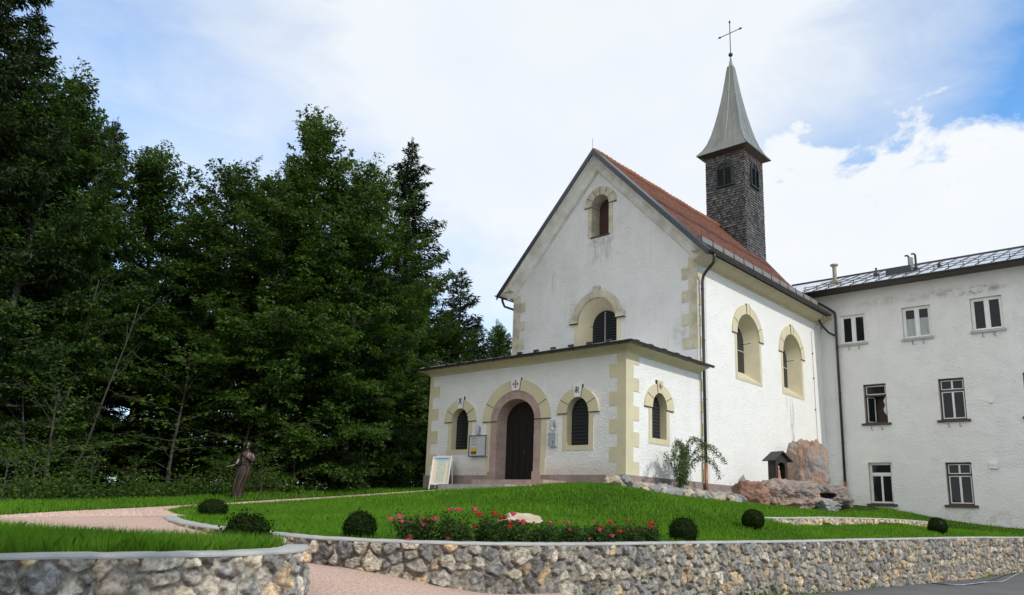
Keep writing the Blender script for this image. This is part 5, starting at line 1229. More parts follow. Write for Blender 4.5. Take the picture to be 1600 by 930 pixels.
# ------------------------------------------------------------------ bronze statue
def statue():
    base = P(377, 774.5, 25.5); H = 1.92
    fwd = Vector((CAM[0]-base.x, CAM[1]-base.y, 0)).normalized(); fwd = (Matrix.Rotation(rad(-14), 3, 'Z') @ fwd); rt = Vector((-fwd.y, fwd.x, 0))   # rt = viewer's right
    z0 = float(h_up(base.x, base.y)[0])-.02
    root = thing('statue', 'dark bronze statue of a robed bearded man holding out one hand at the wood edge', 'statue', (base.x, base.y, z0))
    def L(u, w, z): return (rt.x*u+fwd.x*w, rt.y*u+fwd.y*w, z)
    q = MB(); n = 72; rows = []
    # (height, half width, half depth, shift sideways, fold depth)
    prof = [(0, .20, .17, -.13, .05), (.06, .19, .17, -.13, .07), (.2, .18, .165, -.135, .09), (.4, .195, .17, -.13, .10), (.6, .215, .175, -.095, .09), (.8, .225, .175, -.045, .08), (.95, .21, .165, -.01, .07), (1.05, .19, .155, .015, .06), (1.12, .175, .145, .03, .03), (1.15, .178, .147, .03, .02), (1.2, .195, .155, .033, .05), (1.3, .22, .16, .035, .05), (1.4, .24, .16, .037, .04), (1.48, .235, .14, .04, .03), (1.54, .18, .12, .042, .01), (1.58, .09, .09, .045, 0), (1.63, .065, .07, .05, 0), (1.66, .065, .07, .05, 0)]
    vs = []
    for (z, a, b, du, fd) in prof:
        for k in range(n):
            t = 2*math.pi*k/n
            f = 1+fd*(math.sin(t*11+z*3.2)+.6*math.sin(t*7-z*5))
            vs.append(L(du+a*f*math.cos(t), b*f*math.sin(t), z))
    m = len(prof)
    q.add(vs, [(i*n+k, i*n+(k+1) % n, (i+1)*n+(k+1) % n, (i+1)*n+k) for i in range(m-1) for k in range(n)] + [tuple(range(n-1, -1, -1)), tuple((m-1)*n+k for k in range(n))])
    # head with beard, nose, brow and cropped hair
    def ell(c, r, nn=14, mm=10):
        vs = []
        for i in range(mm+1):
            ph = math.pi*i/mm
            for k in range(nn):
                th = 2*math.pi*k/nn; vs.append(L(c[0]+r[0]*math.sin(ph)*math.cos(th), c[1]+r[1]*math.sin(ph)*math.sin(th), c[2]-r[2]*math.cos(ph)))
        q.add(vs, [(i*nn+k, i*nn+(k+1) % nn, (i+1)*nn+(k+1) % nn, (i+1)*nn+k) for i in range(mm) for k in range(nn)])
    hc = (.05, .02, 1.77)
    ell(hc, (.092, .11, .135)); ell((.045, .085, 1.675), (.06, .058, .07)); ell((.045, .135, 1.765), (.016, .026, .032)); ell((.05, .09, 1.80), (.055, .03, .016))
    ell((.05, -.012, 1.805), (.102, .116, .108)); ell((-.045, .01, 1.765), (.016, .022, .034)); ell((.145, .01, 1.765), (.016, .022, .034))
    # his right arm (viewer's left) reaches down and out, open hand; the other is folded on the chest
    q.tube([L(-.15, 0, 1.47), L(-.21, .02, 1.30), L(-.245, .07, 1.16), L(-.27, .12, 1.10)], [.085, .082, .09, .085], 14)
    q.tube([L(-.25, .09, 1.13), L(-.35, .17, 1.07), L(-.42, .23, 1.04)], [.06, .042, .032], 12)
    q.tube([L(-.41, .22, 1.04), L(-.46, .265, 1.025), L(-.50, .30, 1.015)], [.03, .042, .036], 10)
    for i, (a, l) in enumerate(((-.03, .085), (-.01, .10), (.012, .098), (.032, .078))):
        p = Vector((-.49, .29+a*.8, 1.015+a*.15)); q.tube([L(*p), L(p.x-.04, p.y+.03+a*.2, p.z-.004), L(p.x-l*.85, p.y+l*.5+a*.3, p.z+.012)], [.012, .011, .008], 7)
    q.tube([L(-.44, .25, 1.04), L(-.455, .27, 1.075), L(-.49, .29, 1.10)], [.014, .012, .009], 7)
    q.tube([L(.22, 0, 1.46), L(.27, .03, 1.32), L(.265, .09, 1.24)], [.085, .085, .09], 14)
    q.tube([L(.265, .08, 1.25), L(.18, .18, 1.32), L(.08, .20, 1.38)], [.075, .06, .042], 12)
    q.tube([L(.09, .195, 1.375), L(.04, .20, 1.40), L(.0, .19, 1.415)], [.03, .04, .03], 10)
    for i in range(4): q.tube([L(.01, .195, 1.395+.017*i), L(-.035, .185, 1.405+.017*i), L(-.07, .165, 1.41+.015*i)], [.011, .010, .008], 7)
    q.tube([L(.05, .2, 1.43), L(.04, .19, 1.47), L(.02, .17, 1.49)], [.013, .011, .008], 7)
    # rope girdle and its hanging end
    q.tube([L(.03+.178*math.cos(t), .152*math.sin(t), 1.13) for t in [2*math.pi*k/24 for k in range(25)]], .016, 6, False)
    q.tube([L(.12, .15, 1.13), L(.125, .175, .9), L(.11, .19, .6)], .014, 6)
    for s_ in (-.17, -.02): ell((s_, .17, .03), (.05, .11, .035))
    me = bpy.data.meshes.new('statue_body'); me.from_pydata(q.v, [], q.f); me.materials.append(M['bronze'])
    bm = bmesh.new(); bm.from_mesh(me); bmesh.ops.recalc_face_normals(bm, faces=bm.faces); bm.to_mesh(me); bm.free()
    o = bpy.data.objects.new('body', me); COL.objects.link(o)
    md = o.modifiers.new('r', 'REMESH'); md.mode = 'VOXEL'; md.voxel_size = .011
    dg = bpy.context.evaluated_depsgraph_get(); me2 = bpy.data.meshes.new_from_object(o.evaluated_get(dg)); o.modifiers.clear(); o.data = me2
    me2.materials.clear(); me2.materials.append(M['bronze']); me2.shade_smooth(); o.parent = root
statue()
# ------------------------------------------------------------------ vegetation
def norm_(a): return a/np.maximum(1e-9, np.linalg.norm(a, axis=-1, keepdims=True))
def leaf_quads(pos, nrm, direc, length, width, fold=0.0):
    # rhombic leaves: base, side, tip, side
    n = norm_(nrm); d = norm_(direc - n*(direc*n).sum(-1, keepdims=True)); s = np.cross(n, d)
    l = np.asarray(length)[:, None]; w = np.asarray(width)[:, None]
    a = pos; b = pos + d*l*.45 + s*w*.5 + n*l*.06; c = pos + d*l - n*l*.12; e = pos + d*l*.45 - s*w*.5 + n*l*.06
    return np.stack([a, b, c, e], 1).reshape(-1, 3)
def curve_pts(p0, d, L, n, up, rng, wob=.08):
    pts = [p0]; d = d/np.linalg.norm(d); st = L/n
    for i in range(n):
        d = d + np.array([0, 0, up])/n + rng.normal(0, wob, 3); d /= np.linalg.norm(d); pts.append(pts[-1]+d*st)
    return np.array(pts)
class TreeP:
    pass
def broadleaf(seed, H, R, cb, nl, lf, leaf_n, upr=.35, flat=.5, top=.5, mname='beech_leaf', bark='bark', shape=1.0, tr=.24, droop=-.15):
    rng = np.random.default_rng(seed); mb = MB()
    tp = curve_pts(np.zeros(3), np.array([rng.normal(0, .03), rng.normal(0, .03), 1]), H*.93, 14, .3, rng, .03)
    mb.tube([tuple(p) for p in tp], [tr*(1-i/14.6)**.8 + .012 for i in range(15)], 9)
    P_, N_, D_, T_ = [], [], [], []
    for i in range(nl):
        t = (i+rng.uniform(.1, .9))/nl; h = cb + (.96-cb)*t**.9
        k = h*14; i0 = min(13, int(k/.93*1.0)); base = tp[min(14, max(0, int(h/.93*14)))] if h < .93 else tp[14]
        az = i*2.399+rng.normal(0, .35)
        prof = (math.sin(math.pi*min(1, (.16+.84*t)))**.6*(1-.30*t) if shape else 1)
        L = R*prof*rng.uniform(.62, 1.18)*(1.15 if rng.random() < .12 else 1) + .5
        el = rad(4 + 66*t**1.3 + rng.normal(0, 9))
        d = np.array([math.cos(az)*math.cos(el), math.sin(az)*math.cos(el), math.sin(el)])
        lp = curve_pts(base, d, L, 7, droop+upr*t, rng, .09)
        r0 = tr*.34*(1-.72*t)
        mb.tube([tuple(p) for p in lp], [r0*(1-j/7.6)+.006 for j in range(8)], 5, False)
        tint_l = rng.uniform(.15, .75)
        ns = max(5, int(L*3.6))
        for j in range(ns):
            f = .16+.84*(j+rng.random())/ns; q = f*7; a = int(min(6, q)); p = lp[a]+(lp[a+1]-lp[a])*(q-a)
            ld = norm_(lp[min(7, a+1)]-lp[a]); sd = norm_(np.cross(ld, [0, 0, 1]))*(1 if j % 2 else -1)
            sl_ = (.30*L*(1.1-f)+.42)*rng.uniform(.7, 1.25)
            dd = norm_(ld*.75+sd*rng.uniform(.35, 1.0)+np.array([0, 0, rng.normal(.02, .25)]))
            if j == ns-1: dd = ld
            sp = curve_pts(p, dd, sl_, 4, -.12+.25*t, rng, .12)
            if L > 1 and rng.random() < .5: mb.tube([tuple(x) for x in sp], [.013, .011, .009, .007, .004], 3, False)
            m = max(5, int(leaf_n*sl_*(.8+.4*rng.random())))
            u = rng.random(m)**.75*4; b = np.minimum(3, u.astype(int)); pos = sp[b]+(sp[b+1]-sp[b])*(u-b)[:, None]
            sdir = norm_(np.cross(norm_(sp[b+1]-sp[b]), [0, 0, 1])+1e-6)
            off = rng.normal(0, 1, (m, 1))*(.10+.16*(1-u[:, None]/4))
            pos = pos + sdir*off + rng.normal(0, .045, (m, 3))
            P_.append(pos); nn = np.array([0, 0, 1.0])*flat*2 + rng.normal(0, .55, (m, 3)) + np.array([math.cos(az), math.sin(az), 0])*.35
            N_.append(nn); D_.append(norm_(sp[b+1]-sp[b])*.6 + sdir*np.sign(off)*.8 + rng.normal(0, .3, (m, 3)))
            T_.append(np.clip(tint_l*.55+rng.uniform(-.12, .45)*1.0+rng.normal(0, .20, m), 0, 1))
    pos, nn, dd, tt = map(np.concatenate, (P_, N_, D_, T_)); n = len(pos); rr = np.random.default_rng(seed+1)
    ln = lf*rr.uniform(.7, 1.3, n); co = leaf_quads(pos, nn, dd, ln, ln*rr.uniform(.55, .75, n))
    p = TreeP(); p.H = H
    p.crown = np_mesh('crown', co, 4, M[mname], {'tint': tt})
    me = bpy.data.meshes.new('trunk'); me.from_pydata(mb.v, [], mb.f); me.materials.append(M[bark]); me.shade_smooth(); p.trunk = me
    return p
def spruce(seed, H, R, cb, nw, dens=1.0, lf=.34, ragged=.25):
    rng = np.random.default_rng(seed); mb = MB()
    mb.tube([(0, 0, H*i/10) for i in range(11)], [.20*(1-i/10.15)+.006 for i in range(11)], 8)
    P_, N_, D_, T_, L_ = [], [], [], [], []
    for w in range(nw):
        t = (w+.5*rng.random())/nw; h = H*(cb+(1-cb)*t**.93)
        nb = rng.integers(4, 7); a0 = rng.uniform(0, 6.28)
        for b in range(nb):
            L = R*(1-t)**.72*rng.uniform(1-ragged*1.6, 1+ragged)+.12
            if rng.random() < .06: L *= .5
            az = a0+b*6.283/nb+rng.normal(0, .25); el = rad(-22+55*t**1.6+rng.normal(0, 6))
            d = np.array([math.cos(az)*math.cos(el), math.sin(az)*math.cos(el), math.sin(el)])
            lp = curve_pts(np.array([0, 0, h]), d, L, 6, .38, rng, .05)
            if L > .8: mb.tube([tuple(x) for x in lp], [.035*(1-j/6.4)*(1-t*.7)+.004 for j in range(7)], 4, False)
            m = int((16+L*74)*dens); u = np.clip(rng.random(m)**.8*6, 0, 5.999); k = u.astype(int); p = lp[k]+(lp[k+1]-lp[k])*(u-k)[:, None]
            ld = norm_(lp[k+1]-lp[k]); sd = norm_(np.cross(ld, [0, 0, 1])+1e-6); sg = rng.choice([-1.0, 1.0], m)[:, None]
            off = np.abs(rng.normal(0, 1, (m, 1)))*(.05+.17*(1-u[:, None]/6)*min(1.6, L))
            hang = np.abs(rng.normal(0, 1, (m, 1)))*.16*min(1.5, L*.6)
            pos = p + sd*sg*off - np.array([0, 0, 1.0])*hang + rng.normal(0, .03, (m, 3))
            P_.append(pos); D_.append(ld*.55+sd*sg*.55+np.array([0, 0, -.75*min(1, L*.5)])+rng.normal(0, .25, (m, 3)))
            N_.append(rng.normal(0, .6, (m, 3))+np.array([0, 0, .6])+d*.3); T_.append(np.clip(rng.uniform(.1, .6)+rng.normal(0, .2, m)+.25*(u/6), 0, 1)); L_.append(lf*rng.uniform(.55, 1.15, m)*(.45+.55*min(1, L)))
    m = 50; zz = rng.uniform(.96*H, H*1.012, m); P_.append(np.stack([rng.normal(0, .03, m), rng.normal(0, .03, m), zz], -1)); D_.append(rng.normal(0, .4, (m, 3))+np.array([0, 0, 1.0])); N_.append(rng.normal(0, 1, (m, 3))); T_.append(np.full(m, .4)); L_.append(np.full(m, .16))
    pos, nn, dd, tt, ll = map(np.concatenate, (P_, N_, D_, T_, L_))
    co = leaf_quads(pos, nn, dd, ll, ll*.26)
    p = TreeP(); p.H = H; p.crown = np_mesh('crown', co, 4, M['spruce_leaf'], {'tint': tt})
    me = bpy.data.meshes.new('trunk'); me.from_pydata(mb.v, [], mb.f); me.materials.append(M['bark']); p.trunk = me
    return p
BEECH = [broadleaf(11, 17, 5.6, .07, 80, .155, 72, tr=.20), broadleaf(12, 17, 5.2, .08, 76, .155, 72, upr=.6, tr=.20), broadleaf(13, 17, 6.0, .05, 78, .16, 66, upr=.25, tr=.20)]
MAPLE = [broadleaf(21, 22, 6.2, .08, 90, .18, 56, mname='maple_leaf', bark='bark', flat=.35, upr=.5, tr=.24)]
SPRUCE = [spruce(31, 26, 4.6, .08, 62, lf=.30, dens=1.25), spruce(32, 22, 3.4, .04, 52, ragged=.42, lf=.32), spruce(33, 12, 2.3, .03, 34, lf=.26)]
SAPL = [broadleaf(41, 4.2, 1.9, .10, 18, .14, 15, mname='sapling_leaf', flat=.9, tr=.045, upr=.3, droop=-.3), broadleaf(42, 3.0, 1.7, .05, 16, .13, 14, mname='sapling_leaf', flat=.9, tr=.035, upr=.2, droop=-.35), broadleaf(43, 2.0, 1.2, .03, 16, .11, 18, mname='sapling_leaf', flat=.7, tr=.03, upr=.2)]
def place(proto, name, px, d, top, label, cat, group=None, rz=0.0, sxy=1.0, base_py=776, sink=.15, tilt=0.0, xy=None):
    b = P(px, base_py, d) if xy is None else Vector(xy)
    if xy is None and top is not None:          # stand the trunk below its top, whose bearing the photo shows
        hd = math.hypot(b.x-CAM[0], b.y-CAM[1]); v = P(px, max(top, -60), 1)-Vector(CAM); l_ = math.hypot(v.x, v.y)
        b = Vector((CAM[0]+v.x/l_*hd, CAM[1]+v.y/l_*hd, 0))
    z = float(h_up(b.x, b.y)[0])-sink
    v = P(px, top or 0, 1)-Vector(CAM); hd = math.hypot(b.x-CAM[0], b.y-CAM[1]); H = CAM[2]+v.z*hd/math.hypot(v.x, v.y)-z if top is not None else proto.H
    s = H/proto.H
    r = thing(name, label, cat, (b.x, b.y, z), group); r.rotation_euler = (tilt, 0, rz); r.scale = (s*sxy, s*sxy, s)
    for nm, me in (('trunk', proto.trunk), ('crown', proto.crown)):
        o = bpy.data.objects.new(nm, me); COL.objects.link(o); o.parent = r
    return r
GT = 'trees at the wood edge'
place(SPRUCE[0], 'spruce_tree', -12, 24, -200, 'tallest dark spruce at the left edge of the wood, rising above the photo', 'spruce tree', GT, 1.0, 1.25)
place(SPRUCE[1], 'spruce_tree', 62, 28, 20, 'tall dark spruce with hanging branches behind the big maple', 'spruce tree', GT, 2.0, 1.25)
place(MAPLE[0], 'maple_tree', 84, 24.5, 88, 'big broad maple with pale trunk filling the left of the wood', 'maple tree', GT, .6, .98)
place(MAPLE[0], 'maple_tree', 142, 28, 160, 'rounded maple shoulder just right of the biggest maple', 'maple tree', GT, 3.1, .66)
place(SPRUCE[0], 'spruce_tree', 183, 33, 190, 'narrow spruce tip between the maples and the beeches', 'spruce tree', GT, 4.0, .95)
place(BEECH[0], 'beech_tree', 262, 33, 240, 'leftmost of the dense beeches, with a thin pointed top', 'beech tree', GT, .3, .92)
place(BEECH[2], 'beech_tree', 374, 34, 240, 'broad round topped beech in the middle of the wood', 'beech tree', GT, 2.2, 1.02)
place(BEECH[1], 'beech_tree', 448, 31.5, 262, 'dense beech behind the bronze statue', 'beech tree', GT, 5.1, 1.0)
place(BEECH[1], 'beech_tree', 512, 33, 182, 'tallest beech of the wood with upright feathery shoots', 'beech tree', GT, 1.3, .92)
place(BEECH[0], 'beech_tree', 578, 33, 250, 'beech with layered sprays to the left of the tall spruce', 'beech tree', GT, 4.2, .85)
place(BEECH[2], 'beech_tree', 615, 34, 420, 'lower beech in front of the tall spruce by the porch', 'beech tree', GT, 3.3, .72)
place(SPRUCE[1], 'spruce_tree', 645, 41, 222, 'tall free standing spruce with drooping boughs against the sky', 'spruce tree', GT, .4, 1.3)
place(SPRUCE[2], 'spruce_tree', 722, 46, 424, 'small thin spruce between the tall spruce and the chapel gable', 'spruce tree', GT, 1.4, 1.25)
place(BEECH[0], 'beech_tree', 772, 52, 508, 'bushy tree seen just left of the chapel gable wall', 'beech tree', GT, 2.7, .95)
place(SPRUCE[2], 'spruce_tree', 748, 50, 500, 'short spruce half hidden behind the porch roof edge', 'spruce tree', GT, 3.0, .9)
place(BEECH[2], 'beech_tree', 690, 43, 500, 'low dark beech right behind the porch roof at the left', 'beech tree', GT, .9, 1.1)
place(BEECH[1], 'beech_tree', 640, 37.5, 440, 'dark beech close to the left porch corner', 'beech tree', GT, 4.4, 1.05)
place(BEECH[2], 'beech_tree', 0, 0, None, 'beech beside the yard behind the viewer, shading the front left wall', 'beech tree', None, 1.1, .62, xy=(22.5, -21.3, 0), sink=1.2).scale = (.92, .92, .92)
GB = 'trees deeper in the wood'
for i, (px, d, top) in enumerate(((30, 36, 330), (110, 40, 380), (185, 44, 400), (250, 46, 420), (320, 43, 410), (390, 46, 400), (450, 43, 420), (520, 46, 400), (575, 42, 420), (630, 50, 430), (-70, 34, 200), (-130, 27, 60), (-40, 42, 260))):
    place(BEECH[i % 3] if i % 4 else SPRUCE[i // 4 % 2], 'beech_tree' if i % 4 else 'spruce_tree', px, d, top, 'dark tree deeper in the wood behind the front row', 'tree', GB, i*1.7, 1.15)
GS = 'saplings and bushes at the wood edge'
for (k, px, d, top, lab) in ((0, 95, 22, 600, 'thin pale leaved sapling beside the birch like stems at far left'), (1, 60, 20.5, 700, 'low leafy bush at the far left wood edge'), (2, 15, 19, 712, 'small bush at the left edge of the photo behind the grass'),
    (1, 215, 25.5, 722, 'bright leaved bush with spreading sprays above the gravel path'), (0, 285, 29, 560, 'light green sapling with flat sprays left of the statue'), (2, 345, 27.5, 735, 'small bush immediately left of the statue foot'), (2, 412, 27.6, 722, 'small bush with pale leaves immediately right of the statue'), (0, 395, 30, 585, 'sapling whose sprays hang behind the statue head'),
    (1, 465, 30.5, 690, 'bush under the beeches right of the statue'), (0, 570, 31.5, 672, 'slim sapling with a thin trunk at the lawn corner'), (0, 535, 34, 590, 'pale leaved sapling between statue and porch'), (1, 620, 34, 660, 'bush in the shade close to the porch corner'), (0, 600, 36, 560, 'taller sapling in the shade left of the porch'), (1, 150, 24.5, 700, 'thin bush behind the grass strip left of the path bend'), (2, 510, 32, 722, 'little bush at the lawn edge under the tallest beech')):
    place(SAPL[k], 'sapling', px, d, top, lab, 'sapling', GS, px*.7, 1.1)
# pale slender stems leaning at the left
for (px, d, lean, h, lab) in ((60, 24.5, .14, 7.5, 'pale slender trunk leaning slightly right at far left'), (88, 25.0, .42, 7.0, 'pale slender trunk leaning strongly right at far left'), (40, 23.0, -.1, 4.5, 'short thin pale stem at the far left wood edge')):
    b = P(px, 785, d); z = float(h_up(b.x, b.y)[0]); r = thing('slender_trunk', lab, 'trunk', (b.x, b.y, z))
    rng = np.random.default_rng(int(px)); ax = np.array(cr_)*lean + np.array([0, 0, 1.0])
    tp = curve_pts(np.array([b.x, b.y, z-.2]), ax, h, 10, .05, rng, .05); q = MB(); q.tube([tuple(p) for p in tp], [.045*(1-i/11)+.008 for i in range(11)], 8); q.build('trunk', M['pale_bark'], r, True)
    q = MB()
    for k in range(6):
        p = tp[4+k]; dd = np.array(cr_)*rng.uniform(-.8, 1)+np.array([0, 0, 1.0])*rng.uniform(.6, 1.2)+rng.normal(0, .2, 3); bp = curve_pts(p, dd, rng.uniform(1, 2.2), 5, .1, rng, .1); q.tube([tuple(x) for x in bp], [.016, .014, .011, .008, .006, .004], 5, False)
    q.build('branch', M['pale_bark'], r, True)
# undergrowth as one uncountable mass
rng = np.random.default_rng(77); we = np.array(WOOD_EDGE[1:10]); seg = rng.integers(0, len(we)-1, 26000); f = rng.random(26000)[:, None]
pp_ = we[seg]*(1-f)+we[seg+1]*f; nrm2 = np.array([-1.0, .35]); pp_ = pp_ + nrm2*(rng.random((26000, 1))**1.3*5.5+.35) + rng.normal(0, .15, (26000, 2))
cl_ = vnoise(pp_[:, 0]*1.1, pp_[:, 1]*1.1, 4); keep = cl_ > .42; pp_, cl_ = pp_[keep], cl_[keep]; m = len(pp_)
zz = h_up(pp_[:, 0], pp_[:, 1]) + rng.random(m)**1.4*(.35+2.0*(cl_-.42)*rng.random(m))
pos = np.column_stack([pp_, zz]); ln = rng.uniform(.07, .14, m)
link('undergrowth', np_mesh('undergrowth', leaf_quads(pos, rng.normal(0, .5, (m, 3))+np.array([.3, -.3, .9]), rng.normal(0, 1, (m, 3)), ln, ln*.6), 4, M['beech_leaf'], {'tint': np.clip(rng.normal(.45, .25, m), 0, 1)}), None, 'dark leafy undergrowth along the wood edge', 'undergrowth', None, 'stuff')

# grass
def blades(name, n, bbox, polys, holes, hf, hgt, wid, seed, label, dens_near=None, tint=(.42, .30)):
    rng = np.random.default_rng(seed); x = rng.uniform(bbox[0], bbox[1], n); y = rng.uniform(bbox[2], bbox[3], n); k = np.zeros(n, bool)
    for p in polys: k |= inpoly(x, y, p)
    for p in holes: k &= ~inpoly(x, y, p)
    if dens_near is not None:
        dist = np.hypot(x-CAM[0], y-CAM[1]); k &= rng.random(n) < np.clip((dens_near/dist)**1.3, .0, 1)
    x, y = x[k], y[k]; n = len(x); z = hf(x, y)-.012; dist = np.hypot(x-CAM[0], y-CAM[1])
    pat = vnoise(x*.7, y*.7, seed)*.5+vnoise(x*2.6, y*2.6, seed+1)*.3+vnoise(x*8, y*8, seed+2)*.2
    h = hgt*(.55+.75*rng.random(n))*(.75+.5*pat); w = wid*(.7+.6*rng.random(n))*np.clip(dist/12, .8, 2.1)
    a = rng.uniform(0, 6.283, n); lean = np.clip(rng.normal(0, .36, n)+.08, -.62, .62); la = rng.uniform(0, 6.283, n)
    dx, dy = np.cos(a)*w/2, np.sin(a)*w/2; lx, ly = np.cos(la)*np.abs(lean)*h, np.sin(la)*np.abs(lean)*h
    p0 = np.stack([x-dx, y-dy, z], -1); p1 = np.stack([x+dx, y+dy, z], -1); p2 = np.stack([x+dx*.6+lx*.4, y+dy*.6+ly*.4, z+h*.6], -1); p3 = np.stack([x+lx*1.1, y+ly*1.1, z+h*(1-.25*np.abs(lean))], -1); p4 = np.stack([x-dx*.6+lx*.4, y-dy*.6+ly*.4, z+h*.6], -1)
    co = np.stack([p0, p1, p2, p3, p4], 1).reshape(-1, 3)
    t = np.clip(tint[0]+(pat-.5)*.9+rng.normal(0, tint[1], n), 0, 1)
    return link(name, np_mesh(name, co, 5, M['grass'], {'tint': t}), None, label, 'grass', None, 'stuff')
main_in = [tuple(p) for p in inset(WALL_MAIN, .225) if p[1] < 16.6]
near_path = [(-1.7, -13.0), (-3.2, -12.65), (-5.2, -11.95), (-6.8, -10.75), (-7.49, -9.3), (-8.53, -6.85), (-9.55, -3.7), (-8.85, -2.6), (-6.2, -2.2), (-2.2, -2.0), (-2.0, -.1)]
lawn = near_path + [(.05, -.1), (.15, -1.2), (.95, -1.25), (1.1, 0), (1.35, 3), (1.6, 5.4), (2.0, 6), (2.6, 8), (2.7, 11), (2.9, 14), (2.4, 16.98), (8.9, 16.98)] + main_in[::-1]
terr_hole = [tuple(p) for p in inset(TERRACE, -.06)] + [tuple(p) for p in inset(TERRACE, .24)][::-1]
bed = [(5.0, -14.0), (5.6, -12.9), (6.0, -12.0), (6.05, -9.0), (6.1, -8.0), (6.55, -8.0), (6.5, -12), (6.1, -12.7), (5.6, -13.3), (5.2, -13.75)]
blades('grass', 420000, (-10, 9, -14.2, 17), [lawn], [terr_hole, bed], h_up, .10, .010, 5, 'mown green grass of the main lawn in front of the chapel', 15)
left_in = [tuple(p) for p in inset(WALL_LEFT, .235)]
blades('grass', 300000, (0, 7.2, -24, -15.4), [left_in + [(1.9, -19.2), (-1, -24), (6.5, -26)]], [[(2.4, -24), (1.9, -19.3), (3.1, -19.6), (3.4, -24)]], h_up, .16, .0058, 6, 'longer green grass on top of the short front left wall', 9, (.30, .30))
far_strip = [(1.0, -22), (.6, -18.4), (-1.1, -16.7), (-3.7, -14.9), (-5.95, -12.75), (-7.8, -10.25), (-9.1, -8), (-10.1, -5.5), (-10.9, -2.9), (-9.7, -1.5), (-9.6, 1.5), (-11.4, 1.5), (-12.6, -1.2), (-12.9, -4), (-12.3, -6.4), (-12.6, -8), (-11.1, -10.7), (-9.1, -13.1), (-6.8, -15.1), (-2.5, -24)]
blades('grass', 130000, (-13, 1.5, -24, 2), [far_strip], [], h_up, .11, .012, 7, 'grass strip between the gravel path and the wood', 18, (.36, .30))
blades('grass', 9000, (-9.9, -2.2, -1.1, -.1), [[(-9.8, -1.0), (-6.7, -1.0), (-6.7, -.1), (-9.8, -.1)]], [], h_up, .09, .014, 8, 'grass at the foot of the porch wall', None)
# tufts of weed along the foot of the wall
rng = np.random.default_rng(9); ii = rng.integers(0, len(WALL_MAIN), 900); bp = inset(WALL_MAIN, -.09)[ii]; kk = (vnoise(bp[:, 0]*2, bp[:, 1]*1.3, 3) > .55) & (bp[:, 1] > -8); bp = bp[kk]; m = len(bp)
bp = bp + rng.normal(0, .03, (m, 2)); pos = np.column_stack([bp, h_low(bp[:, 0], bp[:, 1])]); ln = rng.uniform(.06, .14, m)
link('weeds', np_mesh('weeds', leaf_quads(pos, rng.normal(0, 1, (m, 3)), rng.normal(0, .5, (m, 3))+np.array([.2, 0, 1.0]), ln, ln*.25), 4, M['grass'], {'tint': np.full(m, .3)}), None, 'small weeds growing along the foot of the long wall', 'weeds', None, 'stuff')
# loose pebbles on the gravel near the camera
def pebbles(n, poly, bbox, hf, off, seed, label):
    rng = np.random.default_rng(seed); x = rng.uniform(bbox[0], bbox[1], n); y = rng.uniform(bbox[2], bbox[3], n); k = inpoly(x, y, poly); x, y = x[k], y[k]; n = len(x); z = hf(x, y)+off
    s = rng.uniform(.006, .017, n)[:, None]; a = rng.uniform(0, 6.28, n)[:, None]; c = np.stack([x, y, z], -1)
    t = c+np.concatenate([rng.normal(0, .2, (n, 2))*s, s*rng.uniform(.6, 1.0, (n, 1))], 1); v = [c+s*np.concatenate([np.cos(a+j*2.094), np.sin(a+j*2.094), 0*a], 1) for j in range(3)]
    co = np.stack([v[0], v[1], t, v[1], v[2], t, v[2], v[0], t], 1).reshape(-1, 3)
    link('pebbles', np_mesh('pebbles', co, 3, M['pebble']), None, label, 'gravel', None, 'stuff')
pebbles(60000, ramp_poly, (-1.8, 9, -18, -11.5), h_low, .012, 3, 'loose pink pebbles on the ramp between the walls')
pebbles(50000, path_up, (-10, 3, -19, -1), h_up, .022, 4, 'loose pink pebbles on the upper footpath')

# boxwood balls
def box_ball(px, py, d, r, label, ragged=.08, sq=1.0, xy=None):
    b = P(px, py, d); z = float(h_up(b.x, b.y)[0]) if xy is None else 0; rng = np.random.default_rng(int(px))
    root = thing('boxwood_bush', label, 'boxwood', (b.x, b.y, z-.02), 'clipped boxwood balls on the lawn')
    m = 5200; v = norm_(rng.normal(0, 1, (m, 3))); lum = 1+.10*(vnoise(v[:, 0]*3+9, v[:, 1]*3+v[:, 2]*2+9, 2)-.5)
    rr = r*lum*(1-.16*rng.random(m)**2+ragged*np.maximum(0, rng.normal(0, .6, m))); pos = v*rr[:, None]*np.array([1, 1, sq])+np.array([0, 0, r*sq*.88]); ln = rng.uniform(.022, .042, m)
    pos = pos[pos[:, 2] > 0]; ln = ln[:len(pos)]; v = v[:len(pos)]; m = len(pos)
    vv = norm_(pos-np.array([0, 0, r*sq*.88]))
    link('foliage', np_mesh('foliage', leaf_quads(pos, vv+rng.normal(0, .6, (m, 3)), vv*.8+rng.normal(0, .7, (m, 3)), ln, ln*.65), 4, M['box_leaf'], {'tint': np.clip(rng.normal(.45, .25, m), 0, 1)}), root)
    q = MB(); q.lathe([(.86*r*math.sin(math.pi*k/12)+.001, r*sq*.88-.86*r*sq*math.cos(math.pi*k/12)) for k in range(13)], (b.x, b.y, z), 16); q.build('twigs', M['twig'], root, True)
    q = MB(); q.tube([(b.x, b.y, z-.05), (b.x+.01, b.y, z+.25)], .018, 6); q.build('stem', M['twig'], root)
box_ball(333, 795, 16.2, .265, 'small flattened boxwood near the rounded tip of the main lawn kerb', .22, .72)
box_ball(386, 836, 8.3, .205, 'loose dark boxwood in the long grass on the short left wall', .38, .85)
box_ball(562, 831, 10.9, .205, 'dark boxwood left of the rose bed', .16, 1.0)
box_ball(1068, 838, 14.3, .235, 'dark boxwood at the right end of the rose bed', .16, 1.0)
box_ball(1177, 816, 18.5, .25, 'tightly clipped boxwood ball left of the low terrace wall', .04, .98)
